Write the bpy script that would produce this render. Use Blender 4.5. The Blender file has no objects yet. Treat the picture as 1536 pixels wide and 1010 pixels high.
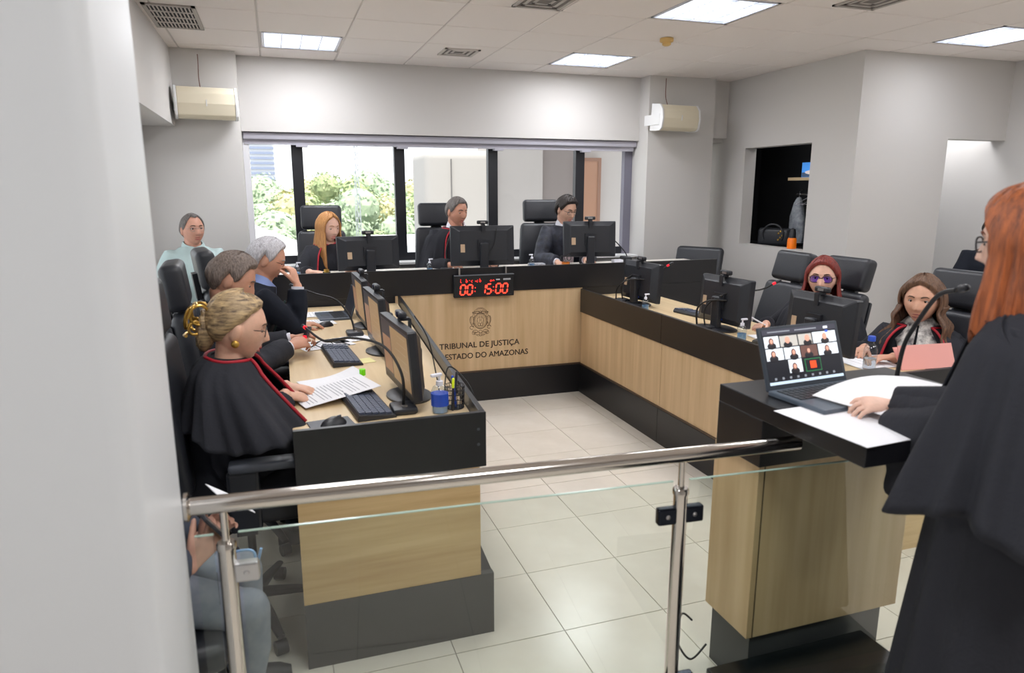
import bpy, bmesh, math, random
import numpy as np
from mathutils import Vector, Matrix, noise as mnoise
random.seed(7); rng = np.random.default_rng(7)
SC = bpy.context.scene
COL = SC.collection
PI = math.pi
R = math.radians
# ------------------------------------------------------------------ camera, sky, sun, lamps, exposure
cam = bpy.data.objects.new('camera', bpy.data.cameras.new('camera'))
COL.objects.link(cam)
cam.location = (0, 0, 1.735)
cam.rotation_euler = (R(90 - 11.889), 0, R(-18.63))
cam.data.sensor_width = 36.0
cam.data.lens = 1045 * 36 / 1536
cam.data.clip_start = 0.02
cam.data.clip_end = 600
cam.data.dof.use_dof = True
cam.data.dof.focus_distance = 4.9
cam.data.dof.aperture_fstop = 3.2
SC.camera = cam

world = bpy.data.worlds.new('world')
SC.world = world
world.use_nodes = True
bg = world.node_tree.nodes['Background']
bg.inputs[0].default_value = (0.93, 0.96, 1.0, 1)
bg.inputs[1].default_value = 1.6

sun = bpy.data.objects.new('sun', bpy.data.lights.new('sun', 'SUN'))
COL.objects.link(sun)
sun.data.energy = 6.5
sun.data.angle = R(1)
sun.rotation_euler = (R(22), 0, 0)
sun.data.color = (1.0, 0.95, 0.86)

CEIL = 2.87
LAMP_SPOTS = [(0.29, 6.06), (2.79, 6.06), (2.83, 4.25), (5.2, 4.2)]           # fixtures in view
LAMP_OUT = [(0.29, 4.2), (0.29, 2.3), (2.8, 2.3), (5.2, 2.3), (0.9, 0.2), (3.4, 0.2), (-1.6, 0.0), (5.4, 0.2), (6.2, 5.4)]
for i, (x, y) in enumerate(LAMP_SPOTS + LAMP_OUT):
    l = bpy.data.lights.new('ceiling_lamp', 'AREA')
    l.shape = 'SQUARE'; l.size = 0.56
    l.energy = 13.5 if i != 3 else 4.5
    if i >= 8: l.energy = 21
    l.color = (0.96, 0.97, 1.0)
    o = bpy.data.objects.new('ceiling_lamp', l)
    COL.objects.link(o)
    o.location = (x, y, CEIL - 0.014)
bl_ = bpy.data.lights.new('booth_lamp', 'AREA'); bl_.size = .3; bl_.energy = 2.2
bo_ = bpy.data.objects.new('booth_lamp', bl_); COL.objects.link(bo_); bo_.location = (5.15, 5.7, 2.58)
SC.view_settings.view_transform = 'Standard'
SC.view_settings.look = 'None'
SC.view_settings.exposure = 0.42
SC.view_settings.gamma = 1.0
SC.view_settings.use_curve_mapping = False

# ------------------------------------------------------------------ materials
def srgb(r, g, b):
    f = lambda c: (c / 255 / 12.92) if c / 255 <= 0.04045 else ((c / 255 + 0.055) / 1.055) ** 2.4
    return (f(r), f(g), f(b), 1)

MATS = {}
def mat(name, col, rough=0.5, metal=0.0, emit=0, spec=0.5, noise=0, nscale=8, stretch=(1, 1, 1), col2=None, bump=0, coat=0, trans=0):
    if name in MATS: return MATS[name]
    m = bpy.data.materials.new(name); m.use_nodes = True
    nt = m.node_tree; b = nt.nodes['Principled BSDF']
    c = col if len(col) == 4 else srgb(*col)
    b.inputs['Base Color'].default_value = c
    b.inputs['Roughness'].default_value = rough
    b.inputs['Metallic'].default_value = metal
    b.inputs['Specular IOR Level'].default_value = spec
    if coat: b.inputs['Coat Weight'].default_value = coat
    if trans: b.inputs['Transmission Weight'].default_value = trans
    if emit:
        b.inputs['Emission Color'].default_value = c
        b.inputs['Emission Strength'].default_value = emit
    if col2 is not None or bump:
        tc = nt.nodes.new('ShaderNodeTexCoord'); mp = nt.nodes.new('ShaderNodeMapping')
        mp.inputs['Scale'].default_value = stretch
        nt.links.new(tc.outputs['Object'], mp.inputs[0])
        n = nt.nodes.new('ShaderNodeTexNoise'); n.inputs['Scale'].default_value = nscale
        n.inputs['Detail'].default_value = 5; n.inputs['Roughness'].default_value = 0.6
        nt.links.new(mp.outputs[0], n.inputs['Vector'])
        if col2 is not None:
            c2 = col2 if len(col2) == 4 else srgb(*col2)
            rp = nt.nodes.new('ShaderNodeValToRGB')
            rp.color_ramp.elements[0].position = 0.32; rp.color_ramp.elements[0].color = c2
            rp.color_ramp.elements[1].position = 0.68; rp.color_ramp.elements[1].color = c
            nt.links.new(n.outputs['Fac'], rp.inputs[0]); nt.links.new(rp.outputs[0], b.inputs['Base Color'])
        if bump:
            bp = nt.nodes.new('ShaderNodeBump'); bp.inputs['Strength'].default_value = bump; bp.inputs['Distance'].default_value = 0.01
            nt.links.new(n.outputs['Fac'], bp.inputs['Height']); nt.links.new(bp.outputs[0], b.inputs['Normal'])
    MATS[name] = m
    return m

def glass_mat(name, tint, refl=1.0, ior=1.5):
    m = bpy.data.materials.new(name); m.use_nodes = True
    nt = m.node_tree; nt.nodes.remove(nt.nodes['Principled BSDF'])
    out = nt.nodes['Material Output']
    t = nt.nodes.new('ShaderNodeBsdfTransparent'); t.inputs[0].default_value = tint
    g = nt.nodes.new('ShaderNodeBsdfGlossy'); g.inputs['Roughness'].default_value = 0.0
    g.inputs[0].default_value = (refl, refl, refl, 1)
    f = nt.nodes.new('ShaderNodeFresnel'); f.inputs[0].default_value = ior
    mx = nt.nodes.new('ShaderNodeMixShader')
    ge = nt.nodes.new('ShaderNodeNewGeometry'); iv = nt.nodes.new('ShaderNodeMath'); iv.operation = 'SUBTRACT'; iv.inputs[0].default_value = 1.0
    mu = nt.nodes.new('ShaderNodeMath'); mu.operation = 'MULTIPLY'
    nt.links.new(ge.outputs['Backfacing'], iv.inputs[1]); nt.links.new(iv.outputs[0], mu.inputs[0]); nt.links.new(f.outputs[0], mu.inputs[1])
    nt.links.new(mu.outputs[0], mx.inputs[0]); nt.links.new(t.outputs[0], mx.inputs[1]); nt.links.new(g.outputs[0], mx.inputs[2])
    nt.links.new(mx.outputs[0], out.inputs[0])
    MATS[name] = m
    return m

WALL = mat('wall_paint', (206, 203, 200), 0.85, bump=0.03, nscale=60)
WHITE = mat('white_paint', (226, 226, 226), 0.6)
CEILM = mat('ceiling_tile', (238, 231, 227), 0.95, bump=0.15, nscale=120)
GRID = mat('ceiling_grid', (206, 199, 194), 0.7)
TILE = mat('floor_tile', (226, 220, 209), 0.22, col2=(217, 210, 198), nscale=4)
GROUT = mat('floor_grout', (168, 160, 150), 0.8)
WOODV = mat('oak_vertical', (216, 187, 148), 0.45, col2=(194, 163, 122), nscale=2.2, stretch=(7, 7, 0.35))
WOODH = mat('oak_horizontal', (222, 193, 142), 0.45, col2=(196, 162, 112), nscale=2.2, stretch=(0.5, 0.5, 9))
WOODT = mat('oak_worktop', (224, 201, 163), 0.4, col2=(210, 183, 141), nscale=2.2, stretch=(7, 0.4, 1))
BLACK = mat('black_laminate', (24, 24, 28), 0.32)
GREYB = mat('graphite_laminate', (68, 68, 70), 0.4)
LEATH = mat('black_leather', (38, 40, 46), 0.42, bump=0.12, nscale=90)
PLAST = mat('black_plastic', (36, 38, 44), 0.38)
PLASTG = mat('grey_plastic', (70, 74, 82), 0.45)
KEYM = mat('key_plastic', (76, 84, 104), 0.5)
SILVER = mat('silver_metal', (190, 190, 192), 0.3, metal=1)
STEEL = mat('polished_steel', (205, 200, 194), 0.14, metal=1)
CABLE = mat('black_cable', (22, 22, 24), 0.5)
PAPER = mat('paper', (240, 240, 244), 0.8)
PRINT = mat('printed_ink', (150, 152, 160), 0.8)
REDL = mat('red_light', (235, 20, 40), 0.4, emit=0.9)
ROBE = mat('black_robe_cloth', (44, 45, 51), 0.85, spec=0.25, bump=0.25, nscale=50)
SUIT = mat('dark_suit_cloth', (26, 30, 40), 0.85, spec=0.25)
SHIRT = mat('white_shirt_cloth', (228, 228, 238), 0.8)
REDC = mat('red_cord', (170, 22, 40), 0.6)
GLASSW = glass_mat('window_glass', (0.97, 0.98, 0.98, 1))
GLASSR = glass_mat('rail_glass', (0.92, 0.955, 0.93, 1), ior=1.6)
CLEAR = glass_mat('clear_plastic', (0.86, 0.9, 0.94, 1), ior=1.8)
BEIGE = mat('cream_plastic', (226, 219, 202), 0.5)
BLUEP = mat('blue_plastic', (40, 80, 190), 0.4)
ALUM = mat('louver_aluminium', (225, 228, 235), 0.25, metal=0.6)
LAMPG = mat('lamp_glow', (0.92, 0.95, 1.0, 1), 0.5, emit=3.0)
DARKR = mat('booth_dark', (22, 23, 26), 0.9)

# ------------------------------------------------------------------ mesh collector
class M:
    def __init__(s): s.v = []; s.f = []; s.mi = []; s.n = 0; s.cur = 0
    def add(s, V, F):
        V = np.asarray(V, float); s.v.append(V)
        n = s.n
        for f in F: s.f.append([i + n for i in f]); s.mi.append(s.cur)
        s.n += len(V); return s
    def box(s, x0, x1, y0, y1, z0, z1, T=None):
        V = np.array([(x, y, z) for x in (x0, x1) for y in (y0, y1) for z in (z0, z1)], float)
        if T is not None: V = xf(T, V)
        return s.add(V, [(0, 1, 3, 2), (4, 6, 7, 5), (0, 4, 5, 1), (2, 3, 7, 6), (0, 2, 6, 4), (1, 5, 7, 3)])
    def rbox(s, x0, x1, y0, y1, z0, z1, r=0.01, seg=2, T=None, bend=None):
        bm = bmesh.new()
        bmesh.ops.create_cube(bm, size=1)
        for v in bm.verts:
            v.co = Vector(((x0 + x1) / 2 + v.co.x * (x1 - x0), (y0 + y1) / 2 + v.co.y * (y1 - y0), (z0 + z1) / 2 + v.co.z * (z1 - z0)))
        bmesh.ops.bevel(bm, geom=list(bm.edges), offset=r, segments=seg, profile=0.5, affect='EDGES')
        bm.verts.ensure_lookup_table()
        V = np.array([v.co for v in bm.verts]); F = [[v.index for v in f.verts] for f in bm.faces]
        bm.verts.index_update()
        F = [[v.index for v in f.verts] for f in bm.faces]
        bm.free()
        if bend: V = bend(V)
        if T is not None: V = xf(T, V)
        return s.add(V, F)
    def loft(s, rings, cap=True, closed=True):
        k = len(rings[0]); V = np.concatenate(rings); F = []
        for i in range(len(rings) - 1):
            for j in range(k if closed else k - 1):
                a = i * k + j; b = i * k + (j + 1) % k
                F.append((a, b, b + k, a + k))
        if cap:
            F.append(tuple(range(k - 1, -1, -1))); F.append(tuple(range((len(rings) - 1) * k, len(rings) * k)))
        return s.add(V, F)
    def tube(s, P, rad, seg=10, up=None, round_ends=False, cap=True):
        P = [np.array(p, float) for p in P]
        n = len(P)
        if np.isscalar(rad) or isinstance(rad, tuple): rad = [rad] * n
        rad = [(r, r) if np.isscalar(r) else r for r in rad]
        if round_ends:
            d0 = P[0] - P[1]; d0 /= np.linalg.norm(d0) + 1e-9; d1 = P[-1] - P[-2]; d1 /= np.linalg.norm(d1) + 1e-9
            r0, r1 = rad[0], rad[-1]; m0 = min(r0); m1 = min(r1)
            pre = [(P[0] + d0 * m0 * 0.95, (r0[0] * .3, r0[1] * .3)), (P[0] + d0 * m0 * 0.6, (r0[0] * .78, r0[1] * .78))]
            post = [(P[-1] + d1 * m1 * 0.6, (r1[0] * .78, r1[1] * .78)), (P[-1] + d1 * m1 * 0.95, (r1[0] * .3, r1[1] * .3))]
            P = [q[0] for q in pre] + P + [q[0] for q in post]; rad = [q[1] for q in pre] + rad + [q[1] for q in post]; n = len(P)
        rings = []; u = None if up is None else np.array(up, float)
        prev = None
        for i in range(n):
            t = P[min(i + 1, n - 1)] - P[max(i - 1, 0)]; t /= np.linalg.norm(t) + 1e-12
            if prev is None:
                ref = u if u is not None else (np.array([0, 0, 1.]) if abs(t[2]) < .9 else np.array([0, 1., 0]))
                a = ref - t * (ref @ t)
            else:
                a = (u if u is not None else prev) ; a = a - t * (a @ t)
                if np.linalg.norm(a) < 1e-4: a = prev - t * (prev @ t)
            a /= np.linalg.norm(a) + 1e-12; prev = a
            b = np.cross(t, a)
            th = np.arange(seg) * 2 * PI / seg
            rings.append(P[i] + np.outer(np.cos(th) * rad[i][0], a) + np.outer(np.sin(th) * rad[i][1], b))
        return s.loft(rings, cap)
    def ell(s, c, r, T=None, nu=16, nv=10):
        V = [(0, 0, 1)]
        for i in range(1, nv):
            p = PI * i / nv
            for j in range(nu):
                a = 2 * PI * j / nu; V.append((math.sin(p) * math.cos(a), math.sin(p) * math.sin(a), math.cos(p)))
        V.append((0, 0, -1)); V = np.array(V) * np.array(r)
        if T is not None: V = xf(T, V)
        V = V + np.array(c)
        F = [(0, 1 + j, 1 + (j + 1) % nu) for j in range(nu)]
        for i in range(nv - 2):
            for j in range(nu):
                a = 1 + i * nu + j; b = 1 + i * nu + (j + 1) % nu; F.append((a, a + nu, b + nu, b))
        L = len(V) - 1; o = 1 + (nv - 2) * nu
        F += [(L, o + (j + 1) % nu, o + j) for j in range(nu)]
        return s.add(V, F)
    def lathe(s, prof, c=(0, 0, 0), seg=20, T=None):
        rings = []
        th = np.arange(seg) * 2 * PI / seg
        for r, z in prof: rings.append(np.stack([np.cos(th) * r, np.sin(th) * r, np.full(seg, z)], 1))
        if T is not None: rings = [xf(T, q) for q in rings]
        return s.loft([q + np.array(c) for q in rings])
    def prism(s, poly, z0, z1, T=None):
        k = len(poly)
        V = np.array([(x, y, z0) for x, y in poly] + [(x, y, z1) for x, y in poly], float)
        if T is not None: V = xf(T, V)
        F = [tuple(range(k - 1, -1, -1)), tuple(range(k, 2 * k))] + [(i, (i + 1) % k, k + (i + 1) % k, k + i) for i in range(k)]
        return s.add(V, F)
    def grid(s, G, flip=False):
        a, b = G.shape[:2]
        F = [(i * b + j, i * b + j + 1, (i + 1) * b + j + 1, (i + 1) * b + j) for i in range(a - 1) for j in range(b - 1)]
        return s.add(G.reshape(-1, 3), F)
    def mesh(s, name):
        me = bpy.data.meshes.new(name)
        V = np.concatenate(s.v) if s.v else np.zeros((0, 3))
        me.from_pydata(V.tolist(), [], s.f); me.update()
        bm = bmesh.new(); bm.from_mesh(me); bmesh.ops.recalc_face_normals(bm, faces=bm.faces); bm.to_mesh(me); bm.free()
        return me
    def build(s, name, m, parent=None, smooth=False, loc=None, bevel=0, **tags):
        me = s.mesh(name)
        ms = m if isinstance(m, (list, tuple)) else [m]
        for x in ms: me.materials.append(x)
        if len(ms) > 1: me.polygons.foreach_set('material_index', s.mi)
        if smooth: shade(me, 40)
        o = bpy.data.objects.new(name, me); COL.objects.link(o)
        if parent is not None: o.parent = parent
        if loc is not None: o.location = loc
        if bevel:
            bv = o.modifiers.new('bevel', 'BEVEL'); bv.width = bevel; bv.segments = 2; bv.limit_method = 'ANGLE'
        for k, v in tags.items(): o[k] = v
        return o

def shade(me, ang=40):
    me.polygons.foreach_set('use_smooth', [True] * len(me.polygons))
    try: me.set_sharp_from_angle(angle=R(ang))
    except Exception: pass
def xf(T, V):
    V = np.asarray(V, float); T = np.array(T)
    return V @ T[:3, :3].T + T[:3, 3]
def TR(loc=(0, 0, 0), rx=0, ry=0, rz=0):
    return Matrix.Translation(loc) @ Matrix.Rotation(R(rz), 4, 'Z') @ Matrix.Rotation(R(ry), 4, 'Y') @ Matrix.Rotation(R(rx), 4, 'X')
def empty(name, loc, rz=0, label=None, cat=None, group=None):
    o = bpy.data.objects.new(name, None); COL.objects.link(o)
    o.location = loc; o.rotation_euler = (0, 0, R(rz)); o.empty_display_size = 0.1
    tag(o, label, cat, group); return o
def tag(o, label=None, cat=None, group=None, kind=None):
    if label: o['label'] = label
    if cat: o['category'] = cat
    if group: o['group'] = group
    if kind: o['kind'] = kind
    return o
def dup(root, loc, rz, label, group=None):
    r = root.copy(); COL.objects.link(r); r.location = loc; r.rotation_euler = (0, 0, R(rz)); r['label'] = label
    if group: r['group'] = group
    for ch in list(root.children):
        c = ch.copy(); COL.objects.link(c); c.parent = r
        for g in ch.children:
            d = g.copy(); COL.objects.link(d); d.parent = c
    return r
def struct(name, mm, m, parent=None, **k):
    o = mm.build(name, m, parent, **k)
    if parent is None: o['kind'] = 'structure'
    return o
def bez(P, n=8):
    P = np.array(P, float); out = []
    for i in range(len(P) - 1):
        p0 = P[max(i - 1, 0)]; p1 = P[i]; p2 = P[i + 1]; p3 = P[min(i + 2, len(P) - 1)]
        for k in range(n):
            t = k / n
            out.append(0.5 * ((2 * p1) + (-p0 + p2) * t + (2 * p0 - 5 * p1 + 4 * p2 - p3) * t * t + (-p0 + 3 * p1 - 3 * p2 + p3) * t ** 3))
    out.append(P[-1]); return out
# ================================================================== the room
floor = struct('floor', M().box(-3.2, 7.2, -3.2, 7.4, -0.12, -0.006), GROUT)
tm = M().box(0.002, 0.448, 0.002, 0.448, -0.006, 0.0).mesh('floor_tile'); tm.materials.append(TILE)
for i in range(-4, 11):
    for j in range(-5, 12):
        x = 0.999 + 0.45 * (i - 2); y = 2.30 + 0.45 * (j - 5)
        if x < -1.1 and y > 1.3: continue
        o = bpy.data.objects.new('floor_tile', tm); COL.objects.link(o); o.parent = floor; o.location = (x, y, 0)
struct('floor_slab', M().box(5.051, 7.2, -3.2, 7.4, -0.006, 0).box(-3.2, -1.702, -3.2, 7.4, -0.006, 0), TILE, floor)
struct('dais_step', M().box(-1.0, 4.4, 5.46, 6.76, 0.0, 0.32), GREYB, floor)

ceiling = struct('ceiling', M().box(-3.2, 7.2, -3.2, 7.4, CEIL + 0.16, CEIL + 0.3), GRID)
holes = [(0, 9), (4, 9), (4, 6), (8, 6)]
P_ = 0.625; X0 = -0.02; Y0 = 6.375
ctm = M().rbox(0.006, P_ - 0.006, 0.006, P_ - 0.006, CEIL - 0.002, CEIL + 0.014, 0.004, 1).mesh('ceiling_tile'); ctm.materials.append(CEILM)
lamp_cells = {(0, -1), (4, -1), (4, -4), (8, -4)}
vent_cells = {(2, -1): 'small', (-1, -2): 'grille'}
bars = M()
for i in range(-4, 12):
    bars.box(X0 + P_ * i - 0.012, X0 + P_ * i + 0.012, -3.1, 7.0, CEIL + 0.004, CEIL + 0.03)
for j in range(-15, 2):
    bars.box(-3.1, 7.1, Y0 + P_ * j - 0.012, Y0 + P_ * j + 0.012, CEIL + 0.004, CEIL + 0.03)
struct('ceiling_grid', bars, GRID, ceiling)
lamp_ij = set()
for (x, y) in LAMP_SPOTS: lamp_ij.add((int(math.floor((x - X0) / P_)), int(math.floor((y - Y0) / P_))))
for i in range(-2, 11):
    for j in range(-11, 1):
        if (i, j) in lamp_ij: continue
        o = bpy.data.objects.new('ceiling_tile', ctm); COL.objects.link(o); o.parent = ceiling
        o.location = (X0 + P_ * i, Y0 + P_ * j, 0)
# light fixtures
def fixture(x, y, label):
    r = empty('ceiling_light', (x, y, CEIL), 0, label, 'ceiling light', 'recessed ceiling lights')
    h = 0.292
    f = M()
    f.box(-h, h, -h, -h + .018, 0, .03); f.box(-h, h, h - .018, h, 0, .03); f.box(-h, -h + .018, -h, h, 0, .03); f.box(h - .018, h, -h, h, 0, .03)
    f.build('frame', ALUM, r)
    M().box(-h, h, -h, h, 0.07, 0.075).build('reflector', LAMPG, r)
    for k in range(4):
        xx = -0.21 + k * 0.14
        M().tube([(xx, -.27, .045), (xx, .27, .045)], .013, 8).build('lamp_tube', LAMPG, r, smooth=True)
    for k in range(1, 4):
        xx = -h + k * 2 * h / 4
        M().box(xx - .003, xx + .003, -h, h, .002, .04).build('louver', ALUM, r)
    for k in range(1, 10):
        yy = -h + k * 2 * h / 10
        M().box(-h, h, yy - .002, yy + .002, .002, .035).build('louver', ALUM, r)
fl = ['square louvred ceiling light above the left corner by the window wall', 'square ceiling light nearest the right hand wall speaker',
      'large bright ceiling light beside the yellow smoke detector', 'ceiling light cut off at the right edge of the photo']
cent = [((i + .5) * P_ + X0) for i in range(12)]
for (x, y), lb in zip(LAMP_SPOTS, fl):
    i = math.floor((x - X0) / P_); j = math.floor((y - Y0) / P_)
    fixture(X0 + P_ * (i + .5), Y0 + P_ * (j + .5), lb)
# air vents
g = empty('air_grille', (-0.54, 5.45, CEIL), 0, 'white framed slotted air grille in the ceiling near the left wall', 'vent')
f = M(); f.box(-.155, .155, -.34, -.31, -.012, .0).box(-.155, .155, .31, .34, -.012, 0).box(-.155, -.13, -.34, .34, -.012, 0).box(.13, .155, -.34, .34, -.012, 0)
f.build('frame', mat('vent_grey', (176, 170, 164), .5), g)
M().box(-.13, .13, -.31, .31, -.006, -.002).build('backing', mat('vent_dark', (40, 38, 40), .8), g)
for k in range(3):
    y = -.16 + k * .16; M().box(-.13, .13, y - .008, y + .008, -.012, -.004).build('slat', GRID, g)
for k in range(11):
    x = -.115 + k * .023; M().box(x - .004, x + .004, -.31, .31, -.011, -.005).build('slat', GRID, g)
def diffuser(x, y, s, label, dark):
    g = empty('air_diffuser', (x, y, CEIL), 0, label, 'vent', 'square ceiling diffusers')
    for k in range(3):
        a = s - k * s * .3; b = a - s * .14; z0 = -.012 + k * .003
        M().box(-a, a, -a, -b, z0, -.002).box(-a, a, b, a, z0, -.002).box(-a, -b, -a, a, z0, -.002).box(b, a, -a, a, z0, -.002).build('ring', GRID if not dark else mat('vent_grey', (0, 0, 0)), g)
    M().box(-s * .98, s * .98, -s * .98, s * .98, -.005, -.002).build('backing', mat('vent_mid', (120, 114, 110), .8), g)
diffuser(1.56, 6.03, .15, 'small square air diffuser in the ceiling above the middle window', False)
diffuser(1.66, 4.30, .16, 'grey air diffuser cut off at the top edge between two lights', True)
diffuser(3.56, 3.65, .16, 'grey air diffuser cut off at the top edge above the red-haired pair', True)
sd = empty('smoke_detector', (2.93, 4.995, CEIL), 0, 'yellowed round smoke detector on the ceiling beside the large light', 'smoke detector')
YEL = mat('yellowed_plastic', (214, 178, 112), .5)
M().lathe([(.001, -.004), (.052, -.004), (.052, -.026), (.044, -.032), (.001, -.032)]).build('base', YEL, sd, smooth=True)
M().lathe([(.001, -.03), (.03, -.03), (.034, -.05), (.02, -.058), (.001, -.058)]).build('sensor_head', YEL, sd, smooth=True)

# back wall: header, sill, columns
wb = struct('wall_back', M().box(-1.3, 4.75, 6.77, 7.0, 2.24, 3.03).box(-1.3, 4.75, 6.77, 7.0, -.1, 1.03), WALL)
struct('column', M().box(-1.12, -.22, 6.58, 7.0, -.1, 3.0), WALL, wb)
struct('column', M().box(3.69, 4.47, 6.58, 7.0, -.1, 3.0), WALL, wb)
struct('beam', M().box(4.47, 4.76, 6.70, 7.2, 2.28, 3.0), WALL, wb)
struct('end_wall', M().box(4.4, 4.9, 7.15, 7.3, -.1, 3.0), WALL, wb)
struct('sill_board', M().box(-.22, 3.69, 6.70, 7.0, 1.03, 1.05), WHITE, wb)
# window 1
FR = mat('window_frame_black', (24, 25, 32), .4)
w1 = M(); w1.box(-.22, 3.69, 6.92, 6.97, 1.05, 1.125).box(-.22, 3.69, 6.92, 6.97, 2.16, 2.24)
win = struct('window_1', w1, FR)
struct('jamb', M().box(-.22, -.17, 6.84, 6.97, 1.05, 2.24), mat('jamb_white', (228, 228, 232), .6), win)
struct('jamb', M().box(3.60, 3.69, 6.90, 6.97, 1.05, 2.24), mat('frame_lilac', (120, 118, 132), .5), win)
mx = [-.17, .24, 1.184, 2.127, 3.085, 3.60]
for x in mx[1:-1]: struct('mullion', M().box(x - .05, x + .05, 6.91, 6.98, 1.10, 2.2), FR, win)
for a, b in zip(mx[:-1], mx[1:]):
    struct('pane', M().box(a, b, 6.945, 6.951, 1.12, 2.18), GLASSW, win)
bl = empty('roller_blind', (1.735, 6.80, 2.13), 0, 'rolled up lilac grey blind along the top of the wide window', 'blind')
LIL = mat('blind_lilac', (172, 170, 180), .7)
M().rbox(-1.95, 1.95, 0.0, .10, .045, .105, .01, 2).build('cassette', LIL, bl)
M().box(-1.94, 1.93, .03, .07, .005, .05).build('rolled_fabric', mat('blind_fabric', (178, 176, 186), .8), bl)
for x in (-1.45, -.53, .43, 1.38): M().box(x - .05, x + .05, .02, .08, -.012, .006).build('bottom_clip', LIL, bl)
# left wall
wl = struct('wall_left', M().box(-1.3, -.72, 1.72, 6.58, 2.25, 3.0).box(-1.3, -1.12, 1.72, 6.58, -.1, .95).box(-1.3, -1.12, 6.35, 6.58, .95, 2.25).box(-1.3, -1.12, 1.72, 2.2, .95, 2.25), WALL)
w2 = struct('window_2', M().box(-1.24, -1.17, 2.2, 6.35, .95, 1.03).box(-1.24, -1.17, 2.2, 6.35, 2.17, 2.25).box(-1.24, -1.10, 6.27, 6.35, .95, 2.25).box(-1.24, -1.17, 2.2, 2.28, .95, 2.25).box(-1.24, -1.17, 4.2, 4.28, .95, 2.25), mat('frame_white', (235, 236, 240), .5))
struct('pane', M().box(-1.21, -1.205, 2.28, 4.2, 1.03, 2.17), GLASSW, w2)
struct('pane', M().box(-1.21, -1.205, 4.28, 6.27, 1.03, 2.17), GLASSW, w2)
bl2 = empty('roller_blind', (-1.0, 4.3, 2.13), 0, 'rolled up blind under the bulkhead on the left wall', 'blind')
M().rbox(-.06, .06, -1.9, 1.95, .03, .115, .01, 2).build('cassette', LIL, bl2)
M().box(-.03, .03, -1.88, 1.92, -.03, .04).build('rolled_fabric', MATS['blind_fabric'], bl2)
# right wall with hatch
struct('wall_right', M().box(4.72, 4.86, 4.86, 7.15, 2.16, 3.0).box(4.72, 4.86, 4.86, 7.15, -.1, 1.17).box(4.72, 4.86, 4.86, 5.39, 1.17, 2.16).box(4.72, 4.86, 6.36, 7.15, 1.17, 2.16), WALL)
wr2 = struct('wall_far_right', M().box(4.86, 5.74, 4.86, 5.0, -.1, 3.0).box(5.74, 6.44, 4.86, 5.0, 2.18, 3.0), WALL)
struct('wall_end_right', M().box(6.44, 6.6, -3.2, 7.0, -.1, 3.0), WALL)
struct('wall_corridor_right', M().box(5.6, 7.0, 6.0, 6.1, -.1, 3.0), mat('wall_bright', (224, 227, 228), .8))
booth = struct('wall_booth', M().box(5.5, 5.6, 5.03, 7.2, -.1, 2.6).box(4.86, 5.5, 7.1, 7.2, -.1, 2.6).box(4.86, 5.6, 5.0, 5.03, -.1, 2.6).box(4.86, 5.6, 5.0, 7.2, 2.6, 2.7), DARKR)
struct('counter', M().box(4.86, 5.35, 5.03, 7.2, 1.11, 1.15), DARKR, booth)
# entrance wall beside the camera
wn = M()
pts = []
for k in range(7):
    a = R(90 * k / 6); pts.append((-.25 - .035 + .035 * math.cos(a) , 1.72 - .035 + .035 * math.sin(a)))
pts2 = []
for k in range(7):
    a = R(-90 + 90 * k / 6); pts2.append((-.25 - .04 + .04 * math.cos(a), 1.27 + .04 + .04 * math.sin(a)))
wn.prism(pts2 + pts + [(-3.2, 1.72), (-3.2, 1.27)], -.05, 3.0)
struct('wall_entrance', wn, mat('entrance_paint', (216, 218, 220), .45), smooth=True)
struct('wall_front', M().box(-3.2, 7.0, -3.2, -3.05, -.1, 3.0), WALL)
struct('wall_side', M().box(-3.2, -3.05, -3.2, 1.5, -.1, 3.0), WALL)

# ================================================================== outside
gr = struct('trim_1', M().box(-80, 120, 9, 260, -9.2, -9), mat('ground_outside', (150, 150, 140), .9))
tower = empty('office_tower', (2, 150, -9), 0, 'pale office tower with grey window bands beyond the trees', 'building')
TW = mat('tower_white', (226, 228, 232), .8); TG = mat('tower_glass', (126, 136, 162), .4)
M().box(-9, 9, 0, 16, 0, 40).build('core', TW, tower)
for k in range(38):
    z = 3 + k * .95
    M().box(-8.6, -1.5, -.4, 0, z, z + .42).build('window_band', TG, tower); M().box(-.6, 8.8, -.4, 0, z, z + .42).build('window_band', TG, tower)
tower.location = (-6.0, 110, -9)
tower.scale = (.75, .75, .75)
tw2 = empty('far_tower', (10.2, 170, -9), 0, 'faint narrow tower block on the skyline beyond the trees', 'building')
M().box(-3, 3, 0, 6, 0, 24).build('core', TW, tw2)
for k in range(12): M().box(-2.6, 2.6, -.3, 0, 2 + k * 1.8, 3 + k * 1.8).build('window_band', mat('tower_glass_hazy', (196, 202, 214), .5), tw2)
LEAFS = [mat('leaf_a', (176, 186, 140), .8, col2=(128, 146, 104), nscale=1.2), mat('leaf_b', (206, 200, 156), .8, col2=(160, 160, 116), nscale=1.2), mat('leaf_c', (168, 184, 156), .8, col2=(130, 148, 124), nscale=1.2)]  # leaf colours lightened to stand for haze
BARK = mat('bark', (110, 96, 84), .9)
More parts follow.
